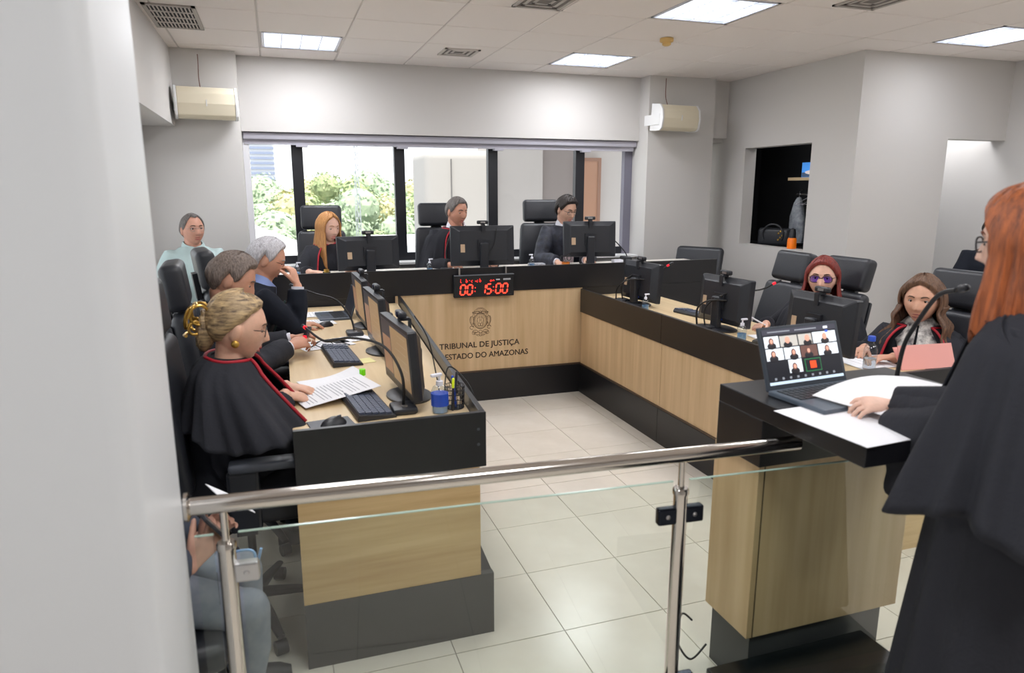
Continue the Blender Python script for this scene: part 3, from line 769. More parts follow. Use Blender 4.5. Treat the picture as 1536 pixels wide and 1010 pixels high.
# keyboards and mice
def make_keyboard(label):
    r = empty('keyboard', (0, 0, 0), 0, label, 'keyboard', 'black keyboards')
    M().prism([(-.075, .0), (.075, .0), (.078, .012), (.07, .026), (-.07, .012)], -.22, .22, T=Matrix.Rotation(R(90), 4, 'Z') @ Matrix.Rotation(R(90), 4, 'X')).build('body', PLAST, r, bevel=.002)
    k = M()
    for i in range(5):
        for j in range(20):
            if j in (14, 16): continue
            y = -.058 + i * .026; x = -.205 + j * .0212; z = .0135 + (y + .07) * .1
            k.box(x, x + .018, y, y + .022, z, z + .007)
    o = k.build('keys', KEYM, r); o['kind'] = 'stuff'
    return r
def make_mouse(label):
    r = empty('mouse', (0, 0, 0), 0, label, 'mouse', 'computer mice')
    M().ell((0, 0, .0), (.031, .055, .034)).build('shell', PLAST, r, smooth=True)
    M().box(-.003, .003, .018, .034, .026, .0335).build('wheel', PLASTG, r)
    return r
kb = make_keyboard('dark keyboard beside the documents nearest the railing'); kb.location = (.305, 2.80, .871); kb.rotation_euler = (0, 0, R(96))
kb2 = dup(kb, (.29, 3.68, .871), 94, 'dark keyboard in front of the grey-haired man')
dup(kb, (2.86, 4.22, .851), 100, 'black keyboard on the empty place of the right bench')
kb.children[0]
ms = make_mouse('black mouse at the near end of the left bench'); ms.location = (.16, 2.56, .87); ms.rotation_euler = (0, 0, R(-60))
dup(ms, (.27, 4.58, .87), -70, 'black mouse beside the hand of the white-haired man')
pad = empty('mouse_pad', (.15, 2.575, .8705), 10, 'thin pale mouse pad under the near mouse', 'mouse pad')
M().rbox(-.075, .085, -.06, .07, 0, .004, .0015, 1).build('mat_sheet', PLASTG, pad)
ms.location.z = .8745
# gooseneck microphones
def goose(label, base, pts, tip='red', rad=.006, disc=True, loc=None):
    r = empty('gooseneck_microphone', base, 0, label, 'microphone', 'gooseneck conference microphones')
    b = np.array(base); Q = [np.array(p) - b for p in pts]
    if disc:
        M().rbox(-.05, .05, -.06, .06, 0, .028, .012, 2).build('base', PLAST, r, smooth=True)
        M().lathe([(.001, .0285), (.012, .0285), (.012, .032), (.001, .032)], (0, -.03, 0), 12).build('button', SILVER, r)
    C = bez(Q, 8)
    M().tube(C, rad, 8).build('neck', CABLE, r, smooth=True)
    d = C[-1] - C[-2]; d /= np.linalg.norm(d)
    if tip:
        M().tube([C[-1] - d * .004, C[-1] + d * .016], rad + .003, 10).build('light_ring', REDL, r, smooth=True)
    M().tube([C[-1] + d * .014, C[-1] + d * .02, C[-1] + d * .045], [rad + .001, rad + .005, rad + .004], 10, round_ends=True).build('capsule', PLAST, r, smooth=True)
    return r
goose('gooseneck microphone bowing from the near screen to the grey-haired man', (.44, 2.66, .87), [(.44, 2.66, .89), (.44, 2.68, 1.02), (.40, 2.90, 1.09), (.30, 3.25, 1.06), (.20, 3.50, 1.0), (.12, 3.78, 1.02)])
goose('gooseneck microphone with red ring reaching toward the white-haired man', (.42, 4.24, .87), [(.42, 4.24, .89), (.40, 4.28, .98), (.33, 4.38, 1.07), (.22, 4.46, 1.10), (.11, 4.52, 1.14)])
goose('gooseneck microphone in front of the grey-haired man at the back', (1.33, 5.62, 1.075), [(1.33, 5.62, 1.10), (1.33, 5.65, 1.25), (1.40, 5.72, 1.38), (1.50, 5.78, 1.42)], rad=.005)
goose('gooseneck microphone beside the young man monitor', (2.98, 5.62, 1.075), [(2.98, 5.62, 1.10), (2.98, 5.64, 1.18), (2.88, 5.76, 1.32), (2.76, 5.86, 1.38)], rad=.005)
goose('red-tipped microphone behind the farthest right bench monitor', (2.62, 4.98, .85), [(2.62, 4.98, .87), (2.60, 4.96, 1.0), (2.68, 4.86, 1.10), (2.80, 4.76, 1.12), (2.86, 4.72, 1.16)], rad=.005)
goose('red-tipped microphone behind the second right bench monitor', (2.60, 3.80, .85), [(2.60, 3.80, .87), (2.60, 3.80, 1.0), (2.70, 3.70, 1.10), (2.86, 3.62, 1.12), (2.93, 3.58, 1.16)], rad=.005)
pm = goose('podium microphone with silver-buttoned round base', (1.90, 1.69, 1.09), [(1.90, 1.69, 1.12), (1.905, 1.68, 1.24), (1.88, 1.62, 1.33), (1.83, 1.52, 1.43), (1.80, 1.44, 1.46)], tip=None, rad=.007, disc=False)
M().lathe([(.001, 0), (.062, 0), (.06, .014), (.042, .03), (.016, .04), (.001, .04)]).build('base', PLASTG, pm, smooth=True)
for a in range(4): M().lathe([(.001, 0), (.012, 0), (.012, .006), (.001, .008)], (.04 * math.cos(a * PI / 2 + .5), .04 * math.sin(a * PI / 2 + .5), .024), 12).build('button', SILVER, pm, smooth=True)
# sanitizer bottles
GEL = mat('gel_blue', (150, 190, 225), .15, trans=.6)
def make_sanitizer(label, s=1.0, blue=False):
    r = empty('sanitizer_bottle', (0, 0, 0), 0, label, 'bottle', 'hand sanitizer pump bottles')
    M().lathe([(.001, 0), (.032, 0), (.034, .006), (.034, .085), (.026, .105), (.013, .112), (.001, .112)]).build('bottle', CLEAR, r, smooth=True)
    M().lathe([(.001, .003), (.030, .003), (.031, .055 if not blue else .075), (.001, .055 if not blue else .075)]).build('gel', GEL, r, smooth=True)
    p = M().lathe([(.001, .11), (.014, .11), (.014, .128), (.006, .130), (.005, .150), (.001, .150)]).build('pump', SHIRT, r, smooth=True)
    M().rbox(-.010, .038, -.008, .008, .148, .160, .003, 2).build('nozzle', SHIRT, p)
    if blue: M().lathe([(.0345, .03), (.0348, .03), (.0348, .08), (.0345, .08)]).build('label_band', BLUEP, r)
    r.scale = (s, s, s)
    return r
for lb, loc, rz, s, bl_ in [('hand sanitizer pump with blue label at the near end of the left bench', (.575, 2.60, .871), 200, 1.0, True),
    ('hand sanitizer pump beside the blonde woman', (.145, 5.60, 1.076), 0, .72, False),
    ('hand sanitizer pump left of the middle monitor', (1.17, 5.56, 1.076), 10, .72, False),
    ('hand sanitizer pump right of the middle monitor', (2.06, 5.58, 1.076), 200, .78, False),
    ('hand sanitizer pump by the farthest right bench monitor', (2.585, 4.55, .851), 0, .80, False),
    ('hand sanitizer pump in front of the second right bench monitor', (2.60, 3.42, .851), 0, .85, False)]:
    o = make_sanitizer(lb, s, bl_); o.location = loc; o.rotation_euler = (0, 0, R(rz))
# water bottle with blue cap
wb_ = empty('water_bottle', (2.78, 2.64, .851), 0, 'clear water bottle with blue cap in front of the brown-haired woman', 'bottle')
M().lathe([(.001, 0), (.030, 0), (.032, .008), (.031, .05), (.033, .06), (.033, .10), (.026, .125), (.013, .14), (.013, .15), (.001, .15)]).build('bottle', CLEAR, wb_, smooth=True)
M().lathe([(.001, .004), (.029, .004), (.030, .06), (.001, .06)]).build('water', mat('water', (225, 232, 240), .05, trans=.9), wb_, smooth=True)
M().lathe([(.001, .148), (.018, .148), (.018, .170), (.016, .173), (.001, .173)], seg=18).build('cap', BLUEP, wb_, smooth=True)
# pencil cup
pc = empty('pencil_cup', (.645, 2.64, .871), 0, 'black mesh pencil cup beside the blue-labelled sanitizer', 'cup')
mp = M()
for k in range(20):
    a = R(18 * k); mp.tube([(.036 * math.cos(a), .036 * math.sin(a), 0), (.040 * math.cos(a), .040 * math.sin(a), .095)], .0014, 4)
for z in (.001, .02, .04, .06, .08, .094):
    rr = .036 + .004 * z / .095
    mp.tube([(rr * math.cos(R(15 * k)), rr * math.sin(R(15 * k)), z) for k in range(25)], .0016, 4)
mp.lathe([(.001, 0), (.035, 0), (.035, .003), (.001, .003)]); mp.build('mesh_wall', PLAST, pc)
def pen(label, loc, rot, m, cap):
    r = empty('pen', loc, 0, label, 'pen'); T = TR((0, 0, 0), *rot)
    M().tube(xf(T, [(0, 0, 0), (0, 0, .10)]), .005, 8).build('barrel', m, r, smooth=True)
    M().tube(xf(T, [(0, 0, .10), (0, 0, .135)]), .0055, 8, round_ends=True).build('cap', cap, r, smooth=True)
YG = mat('neon_yellow', (214, 232, 40), .4, emit=.15)
pen('yellow highlighter clipped to the pencil cup', (.625, 2.595, .874), (8, 0, 0), PLAST, YG)
pen('black pen standing in the pencil cup', (.645, 2.645, .876), (-12, 8, 0), PLAST, PLAST)
pen('blue pen standing in the pencil cup', (.65, 2.64, .876), (10, -8, 0), BLUEP, BLUEP)
nb_ = empty('glass_vial', (.335, 3.12, .871), 0, 'tiny bottle with bright green cap behind the near keyboard', 'bottle')
M().lathe([(.001, 0), (.014, 0), (.014, .035), (.008, .042), (.001, .042)]).build('vial', CLEAR, nb_, smooth=True)
M().lathe([(.001, .04), (.014, .04), (.014, .068), (.001, .068)]).build('cap', mat('neon_green', (120, 220, 20), .4, emit=.15), nb_, smooth=True)
# papers
def paper(label, loc, rz, w, h, curl=0, lines=12, name='paper_sheet', group=None, base=0, lift=0):
    n = 12; G = np.zeros((n + 1, n + 1, 3))
    for i in range(n + 1):
        for j in range(n + 1):
            u = i / n; v = j / n
            G[i, j] = ((u - .5) * w, (v - .5) * h, .0015 + curl * max(0, v - .35) ** 2 * 2 + lift * u)
    r = empty(name, loc, rz, label, 'paper', group)
    g = M().grid(G); G2 = G.copy(); G2[..., 2] -= .0012; g.grid(G2); g.build('sheet', PAPER, r)
    if lines:
        t = M()
        for k in range(lines):
            v = .08 + .84 * k / lines; vv = (v - .5) * h; z = lambda u: .0022 + curl * max(0, v - .35) ** 2 * 2 + lift * u
            x1 = .38 if k % 4 != 3 else random.uniform(-.1, .3)
            t.add([(-.40 * w, vv, z(.1)), (x1 * w, vv, z(.5 + x1)), (x1 * w, vv + h * .009, z(.5 + x1)), (-.40 * w, vv + h * .009, z(.1))], [(0, 1, 2, 3)])
        t.build('printed_text', PRINT, r)
    return r
pdoc = paper('printed document under the hands of the woman with the hair clip', (.195, 2.95, .899), -74, .24, .33, lines=18, lift=.0)
pdoc.rotation_euler.x = R(7)
paper('open white booklet lying between the two near keyboards', (.20, 3.19, .872), -76, .17, .27, curl=.045, lines=0)
paper('white sheet beside the keyboard of the grey-haired man', (.22, 4.02, .872), -70, .22, .30, lines=10)
paper('printed sheet in front of the white-haired man', (.19, 4.72, .872), -80, .21, .29, lines=14)
paper('loose white sheet at the far end of the left bench', (.22, 5.05, .872), -86, .21, .30, lines=10)
paper('white sheet beside the middle monitor of the left bench', (.38, 4.12, .872), -70, .15, .24, lines=4)
yn = empty('sticky_note', (.38, 3.55, .8712), 12, 'pale yellow note under the middle left monitor', 'note')
M().box(-.06, .06, -.05, .05, 0, .002).build('note_sheet', mat('note_yellow', (240, 232, 170), .8), yn)
paper('white sheet under the pen hand of the red-haired woman', (2.86, 3.42, .852), 80, .21, .29, lines=6)
paper('white sheet under the arms of the brown-haired woman', (2.92, 2.76, .852), 85, .25, .32, lines=6)
nb2 = paper('white sheets spread open on the podium top', (1.545, 1.475, 1.0915), 4, .33, .33, lines=0, name='paper_stack')
# curled page
cp = empty('paper_page', (1.745, 1.565, 1.112), 12, 'turned page held up by the speaker at the podium', 'paper')
G = np.zeros((13, 9, 3))
for i in range(13):
    for j in range(9):
        u = i / 12; v = j / 8
        a = u * 1.0
        x = -.18 + .33 * u - .0; y = .14 * (v - .5) * 2 - .10 * u; z = .002 + .075 * math.sin(min(1, u * 1.25) * PI * .5) * (1 - .5 * u)
        G[i, j] = (x, y, z)
g = M().grid(G); G2 = G.copy(); G2[..., 2] -= .0012; g.grid(G2); g.build('sheet', PAPER, cp, smooth=True)
# pink folder
pf = empty('pink_folder', (3.08, 2.555, .852), 0, 'pink folder held up by the brown-haired woman', 'folder')
PINK = mat('pink_card', (226, 160, 152), .7)
M().box(-.16, .16, -.002, .002, 0, .125, T=TR((0, 0, 0.0), -22, 0, -6)).build('cover', PINK, pf)
M().box(-.155, .155, -.002, .002, 0, .12, T=TR((.01, .02, 0.0), -36, 0, -6)).build('cover', PINK, pf)
# laptops
def make_laptop(label, video=True):
    r = empty('laptop', (0, 0, 0), 0, label, 'laptop')
    LG = mat('laptop_grey', (78, 88, 100), .35)
    M().rbox(-.165, .165, -.225, .0, .0, .018, .004, 2).build('base', LG, r)
    k = M()
    for i in range(5):
        for j in range(14): k.box(-.147 + j * .021, -.129 + j * .021, -.12 + i * .021, -.102 + i * .021, .018, .0205)
    q = k.build('keys', PLAST, r); q['kind'] = 'stuff'
    M().box(-.045, .045, -.20, -.135, .018, .0186).build('touchpad', PLASTG, r)
    T = Matrix.Translation((0, .0, .012)) @ Matrix.Rotation(R(-18), 4, 'X')
    M().rbox(-.165, .165, .0, .010, .0, .225, .004, 2, T=T).build('lid', mat('laptop_lid', (56, 64, 74), .35), r)
    s = M(); y = lambda k: (-.0008 - .0005 * k, -.0003)
    def rc(x0, x1, z0, z1, lay, c): s.cur = c; s.box(x0, x1, y(lay)[0], y(lay)[1], z0, z1, T=T)
    rc(-.152, .152, .018, .214, 0, 0)
    if video:
        rc(-.152, .152, .020, .030, 1, 6); rc(-.152, .152, .196, .214, 1, 7); rc(-.13, -.04, .203, .207, 2, 8); rc(-.02, .07, .203, .207, 2, 8); rc(.10, .118, .200, .209, 2, 1); rc(.105, .117, .186, .194, 2, 9)
        tiles = [(-.148, -.09, .150, .19, 1), (-.085, -.015, .150, .188, 2), (-.01, .045, .150, .188, 2), (.05, .148, .150, .19, 1),
                 (-.148, -.08, .105, .146, 1), (-.075, -.012, .105, .146, 1), (-.008, .06, .105, .146, 3), (.065, .148, .105, .146, 1), (-.066, -.012, .055, .102, 1)]
        for x0, x1, z0, z1, c in tiles:
            rc(x0, x1, z0, z1, 1, c)
            cx_ = (x0 + x1) / 2 + random.uniform(-.008, .008)
            s.cur = random.choice([3, 4, 3]); s.ell((0, 0, 0), (.010, .0006, .013), T=T @ Matrix.Translation((cx_, -.0022, z0 + .022)), nu=10, nv=6)
            s.cur = 5; s.ell((0, 0, 0), (.018, .0005, .012), T=T @ Matrix.Translation((cx_, -.0020, z0 + .006)), nu=10, nv=6)
            s.cur = 4; s.ell((0, 0, 0), (.006, .0006, .008), T=T @ Matrix.Translation((cx_, -.0030, z0 + .022)), nu=10, nv=6)
        rc(.0, .066, .052, .098, 1, 10); rc(.003, .063, .055, .095, 2, 0); rc(.020, .045, .063, .089, 3, 11)
        for k in range(9): rc(-.13 + k * .03, -.122 + k * .03, .036, .044, 1, 8)
    E_ = lambda n, c, e=.75: mat(n, c, .4, emit=e)
    s.build('screen', [E_('lap_dark', (24, 26, 36), .3), E_('lap_white', (214, 220, 226)), E_('lap_beige', (176, 172, 166)), E_('lap_brown', (96, 66, 60)), E_('lap_skin', (206, 150, 130)), E_('lap_black', (26, 24, 30)),
        E_('lap_bar', (186, 204, 216)), E_('lap_top', (52, 52, 64)), E_('lap_text', (130, 134, 142)), E_('lap_blue', (52, 90, 190)), E_('lap_green', (40, 110, 66)), E_('lap_red', (232, 74, 30))], r)
    return r
lp = make_laptop('grey laptop with a video call open on the podium'); lp.location = (1.635, 1.785, 1.09); lp.rotation_euler = (0, 0, R(5)); lp.scale = (1.06, 1.0, .92)
lp2 = make_laptop('black open laptop at the far end of the left bench', False); lp2.location = (.44, 4.92, .87); lp2.rotation_euler = (0, 0, R(-86)); lp2.scale = (.9, .9, .9)
# wires
def cable(label, pts, rad=.0035, name='cable', m=None):
    o = M().tube(bez(pts, 8), rad, 6).build(name, m or CABLE, None, smooth=True); tag(o, label, 'cable'); return o
cable('black cable looped on the floor beside the podium plinth', [(1.39, 2.10, .10), (1.33, 2.02, .16), (1.27, 1.95, .10), (1.26, 1.90, .02), (1.22, 1.82, .005), (1.20, 1.70, .005)], .005)
cable('second black cable loop by the podium plinth', [(1.40, 2.02, .14), (1.34, 2.0, .19), (1.30, 1.96, .12), (1.34, 1.93, .05), (1.42, 1.95, .08)], .004)
cable('cable bowing off the bench beside the near monitor', [(.62, 2.72, .90), (.66, 2.80, 1.0), (.72, 2.74, .95), (.745, 2.70, .88), (.735, 2.76, .85), (.70, 2.80, .935)], .003)
cable('thin cable trailing behind the near left monitor', [(.55, 2.96, 1.20), (.60, 2.92, 1.10), (.62, 2.86, .95), (.62, 2.80, .876)], .003)
cable('tangled black cord on the papers of the grey-haired man', [(.15, 3.95, .876), (.22, 4.05, .89), (.27, 3.98, .88), (.22, 3.90, .876), (.17, 3.98, .888), (.25, 4.08, .885), (.32, 4.0, .88), (.36, 3.95, .876)], .003)
cable('grey cable arching to the farthest right bench monitor', [(2.53, 4.92, .86), (2.53, 4.9, .98), (2.58, 4.82, 1.05), (2.68, 4.72, 1.06)], .005)
cable('black cable arching to the second right bench monitor', [(2.58, 3.86, .86), (2.57, 3.85, .98), (2.60, 3.78, 1.04), (2.68, 3.70, 1.05)], .006)
cable('cable hanging behind the middle monitor', [(1.74, 5.57, 1.42), (1.72, 5.56, 1.30), (1.66, 5.55, 1.18), (1.70, 5.53, 1.09), (1.78, 5.50, 1.08)], .003)
# small things on the judge bench
cupm = empty('pen_holder', (2.36, 5.55, 1.076), 0, 'amber pen holder with scissors in front of the young man', 'cup')
M().lathe([(.001, 0), (.036, 0), (.036, .05), (.033, .05), (.033, .004), (.001, .004)]).build('holder', mat('amber', (190, 110, 40), .3), cupm, smooth=True)
for s in (-1, 1):
    M().tube([(s * .03 + .018 * math.cos(R(20 * k)), 0, .085 + .022 * math.sin(R(20 * k))) for k in range(19)], .0035, 6).build('scissor_handle', PLAST, cupm, smooth=True)
M().box(-.004, .004, -.002, .002, .01, .07).build('blade', SILVER, cupm)
gm = empty('small_jar', (.36, 5.58, 1.076), 0, 'small dark jar with gold lid beside the blonde woman', 'jar')
M().lathe([(.001, 0), (.03, 0), (.03, .035), (.001, .035)]).build('jar', mat('olive_glass', (80, 74, 40), .2), gm, smooth=True)
M().lathe([(.001, .035), (.02, .035), (.02, .055), (.001, .055)]).build('lid', mat('gold', (200, 160, 80), .3, metal=.9), gm, smooth=True)
ph_ = empty('desk_phone', (3.05, 5.62, 1.076), 0, 'black desk telephone at the right end of the judge bench', 'telephone')
M().rbox(-.10, .10, -.07, .09, 0, .04, .01, 2).build('body', PLAST, ph_)
M().rbox(-.095, -.045, -.07, .09, .04, .075, .012, 2).build('handset', PLAST, ph_)
M().box(-.02, .08, -.0715, -.069, .008, .03).build('label_strip', SHIRT, ph_)
bx = empty('white_box', (2.86, 5.56, 1.076), 0, 'small white box under the young man monitor', 'box')
M().rbox(-.045, .045, -.03, .03, 0, .055, .003, 1).build('carton', SHIRT, bx)
glb = empty('patterned_box', (2.14, 5.68, 1.076), 0, 'low silver patterned box behind the sanitizer', 'box')
M().rbox(-.07, .07, -.04, .04, 0, .035, .006, 2).build('carton', mat('silver_card', (190, 190, 196), .5, col2=(120, 120, 128), nscale=60), glb)
glj = empty('glasses_case', (2.64, 3.30, .851), 30, 'dark patterned case before the second right bench monitor', 'case')
M().rbox(-.06, .06, -.03, .03, 0, .035, .014, 3).build('case', mat('case_mottled', (70, 66, 58), .5, col2=(26, 26, 26), nscale=50), glj, smooth=True)
# wall speakers
def speaker(loc, rz, label, tilt):
    r = empty('wall_speaker', loc, rz, label, 'speaker', 'cream wall speakers')
    T = Matrix.Rotation(R(tilt), 4, 'X')
    prof = [(-.10, -.125), (-.02, -.125), (.06, -.115), (.085, -.09), (.095, .0), (.075, .08), (.03, .125), (-.10, .125)]
    TT = T @ Matrix.Rotation(R(90), 4, 'Y') @ Matrix.Rotation(R(90), 4, 'Z')
    M().prism([(-y, z) for y, z in prof], -.215, .215, T=T @ Matrix(((0, 0, 1, 0), (1, 0, 0, 0), (0, 1, 0, 0), (0, 0, 0, 1)))).build('grille_body', mat('grille_cream', (224, 214, 190), .6, bump=.2, nscale=300), r, bevel=.006)
    for s in (-1, 1):
        M().prism([(-y * 1.04, z * 1.04) for y, z in prof], s * .225 - .010, s * .225 + .010, T=T @ Matrix(((0, 0, 1, 0), (1, 0, 0, 0), (0, 1, 0, 0), (0, 0, 0, 1)))).build('end_cap', WHITE, r, bevel=.004)
        M().box(s * .238 - .004, s * .238 + .004, -.05, .20, -.07, .03).build('bracket', WHITE, r)
    M().box(-.004, .004, -.098, -.094, -.02, .03, T=T).build('maker_plate', WHITE, r)
    M().tube(bez([(-.03, .10, .12), (-.035, .14, .22), (-.03, .15, .34), (-.03, .15, .40)], 6), .004, 6).build('cord', mat('cord_brown', (120, 84, 74), .7), r, smooth=True)
    return r
speaker((-.46, 6.40, 2.42), 6, 'cream wall speaker on the left column', 6)
speaker((3.90, 6.40, 2.44), 6, 'cream wall speaker on the right column', 6)
# hatch contents
ob = empty('orange_bottle', (4.79, 5.63, 1.171), 0, 'orange flask with black top on the hatch sill', 'bottle')
M().lathe([(.001, 0), (.042, 0), (.044, .01), (.042, .09), (.036, .105), (.001, .105)]).build('flask', mat('flask_orange', (255, 128, 20), .4, emit=.1), ob, smooth=True)
M().lathe([(.001, .105), (.034, .105), (.032, .15), (.024, .19), (.001, .20)]).build('lid', PLAST, ob, smooth=True)
hb = empty('handbag', (5.03, 6.18, 1.151), -60, 'black handbag with gold fittings on the hatch counter', 'bag')
M().rbox(-.17, .17, -.06, .06, 0, .19, .035, 3).build('bag_body', LEATH, hb, smooth=True)
M().tube([(.11 * math.cos(R(k * 10)), -.065, .12 + .11 * math.sin(R(k * 10)) ) for k in range(-3, 22)], .010, 8).build('handle', LEATH, hb, smooth=True)
for k in range(5): M().ell((.06 + .02 * (k % 3), -.062, .07 + .022 * k), (.010, .006, .012)).build('gold_stud', mat('gold', (0, 0, 0)), hb, smooth=True)
sg = empty('hanging_coat', (5.22, 6.08, 1.66), 0, 'silver garment hanging in the dark booth', 'coat')
M().loft([np.stack([np.cos(np.arange(14) * 2 * PI / 14) * a, np.sin(np.arange(14) * 2 * PI / 14) * b, np.full(14, z)], 1) for a, b, z in ((.02, .02, .0), (.05, .05, -.06), (.06, .10, -.2), (.05, .11, -.4), (.06, .10, -.47))]).build('sleeve_cloth', mat('silver_cloth', (176, 182, 190), .4, col2=(110, 116, 126), nscale=14), sg, smooth=True)
M().tube([(0, 0, 0), (0, 0, .06), (.03, 0, .08)], .004, 6).build('hook', SILVER, sg)
sh = empty('booth_shelf', (5.28, 5.85, 1.86), 0, 'wooden shelf above the coat rail in the booth', 'shelf')
M().box(-.18, .20, -.18, .28, -.03, 0).build('board', WOODT, sh)
M().tube([(-.05, -.18, -.17), (-.05, .28, -.17)], .010, 8).build('rail', SILVER, sh)
pp = empty('picture', (5.22, 5.93, 1.861), 0, 'small blue landscape picture on the booth shelf', 'picture')
BM = M(); BM.cur = 0; BM.box(-.004, .004, -.14, .14, 0, .15); BM.cur = 1; BM.box(-.006, -.004, -.135, .135, .005, .05); BM.cur = 2; BM.ell((-.005, 0, .05), (.003, .10, .022), nu=10, nv=6)
BM.build('print', [mat('pic_blue', (70, 140, 220), .5, emit=.5), mat('pic_sea', (70, 90, 120), .5, emit=.3), mat('pic_white', (210, 200, 200), .5, emit=.4)], pp)
for k in range(3):
    hg = empty('coat_hanger', (5.25, 5.78 + .10 * k, 1.69), 0, ['white hanger nearest the booth front on the rail', 'middle white hanger on the booth rail', 'white hanger beside the silver coat'][k], 'hanger', 'hangers in the booth')
    M().tube([(0, 0, .0), (0, 0, -.03), (-.16, 0, -.10), (.16, 0, -.10), (0, 0, -.03)], .004, 6).build('frame', SHIRT, hg)
# ================================================================== people
def meld(mm, voxel, smooth=2, name='body', factor=.5):
    me = mm.mesh(name + '_raw'); o = bpy.data.objects.new('tmp', me); COL.objects.link(o)
    r = o.modifiers.new('r', 'REMESH'); r.mode = 'VOXEL'; r.voxel_size = voxel; r.use_smooth_shade = True
    if smooth:
        s = o.modifiers.new('s', 'SMOOTH'); s.iterations = smooth; s.factor = factor
    dg = bpy.context.evaluated_depsgraph_get(); dg.update()
    out = bpy.data.meshes.new_from_object(o.evaluated_get(dg))
    bpy.data.objects.remove(o); bpy.data.meshes.remove(me)
    out.name = name
    return out
def folds(me, amp, fx=16, fz=3.0, seed=0):
    n = len(me.vertices); co = np.zeros(n * 3); me.vertices.foreach_get('co', co); co = co.reshape(-1, 3)
    no = np.zeros(n * 3); me.vertex_normals.foreach_get('vector', no); no = no.reshape(-1, 3)
    d = np.array([mnoise.noise((p[0] * fx + seed, p[1] * fx, p[2] * fz)) + .5 * mnoise.noise((p[0] * fx * 2.1, p[1] * fx * 2.1 + seed, p[2] * fz * 2.5)) for p in co])
    co += no * (d * amp)[:, None]
    me.vertices.foreach_set('co', co.ravel()); me.update()
def put(me, name, m, parent, smooth=True):
    me.materials.clear(); me.materials.append(m); me.name = name
    if smooth: me.polygons.foreach_set('use_smooth', [True] * len(me.polygons))
    o = bpy.data.objects.new(name, me); COL.objects.link(o); o.parent = parent; return o

def head_pts(az, el, fem=False):
    az = np.asarray(az, float); el = np.asarray(el, float)
    x = np.cos(el) * np.sin(az); y = np.cos(el) * np.cos(az); z = np.sin(el)
    X = x * .077; Z = z * .116
    Y = np.where(y > 0, .094 * np.abs(y) ** .82, -.102 * np.abs(y) ** .95)
    t = np.clip((-Z - .005) / .105, 0, 1)
    X = X * (1 - (.42 if fem else .34) * t ** 1.6)
    Y = np.where(y < 0, Y * (1 - .55 * t), Y * (1 - .06 * t))
    fr = np.clip(y * 3 - .6, 0, 1)
    g = lambda a, s: np.exp(-(a / s) ** 2)
    # nose
    zz = Z
    prof = np.where(zz > .018, 0, np.where(zz > -.030, (.018 - zz) / .048, np.clip(1 - (-.030 - zz) / .012, 0, 1)))
    wid = .010 + .006 * np.clip((.01 - zz) / .04, 0, 1)
    Y = Y + fr * .024 * prof * g(X, wid)
    # eye sockets, brows, cheeks, lips, chin
    for s in (-1, 1):
        Y = Y - fr * .009 * g(X - s * .032, .017) * g(Z - .012, .012)
        Y = Y + fr * .004 * g(X - s * .030, .024) * g(Z - .034, .008)
        Y = Y + fr * .004 * g(X - s * .042, .018) * g(Z + .026, .018)
    Y = Y + fr * .005 * g(X, .022) * (g(Z + .056, .006) + g(Z + .070, .007)) - fr * .004 * g(X, .02) * g(Z + .063, .003)
    Y = Y + fr * .009 * g(X, .024) * g(Z + .098, .014) - fr * .003 * g(X, .02) * g(Z + .082, .005)
    return np.stack([X, Y, Z], -1)
_az, _el = np.meshgrid(np.linspace(-1.2, 1.2, 160), np.linspace(-1.3, 1.1, 200))
_FG = {f: head_pts(_az, _el, f).reshape(-1, 3) for f in (False, True)}
def face_y(x, z, fem):
    g = _FG[fem]; i = np.argmin((g[:, 0] - x) ** 2 + (g[:, 2] - z) ** 2); return g[i, 1]
def head_mesh(mm, T, fem):
    nu, nv = 72, 56
    el = np.linspace(-PI / 2 + .02, PI / 2 - .02, nv); az = np.linspace(0, 2 * PI, nu, endpoint=False)
    A, E = np.meshgrid(az, el); P = head_pts(A, E, fem)
    mm.loft([xf(T, P[i]) for i in range(nv)])
    for s in (-1, 1):   # ears
        mm.ell((0, 0, 0), (.010, .019, .033), T=T @ Matrix.Translation((s * .078, -.008, -.004)) @ Matrix.Rotation(R(s * -18), 4, 'Z') @ Matrix.Rotation(R(-10), 4, 'X'), nu=12, nv=8)

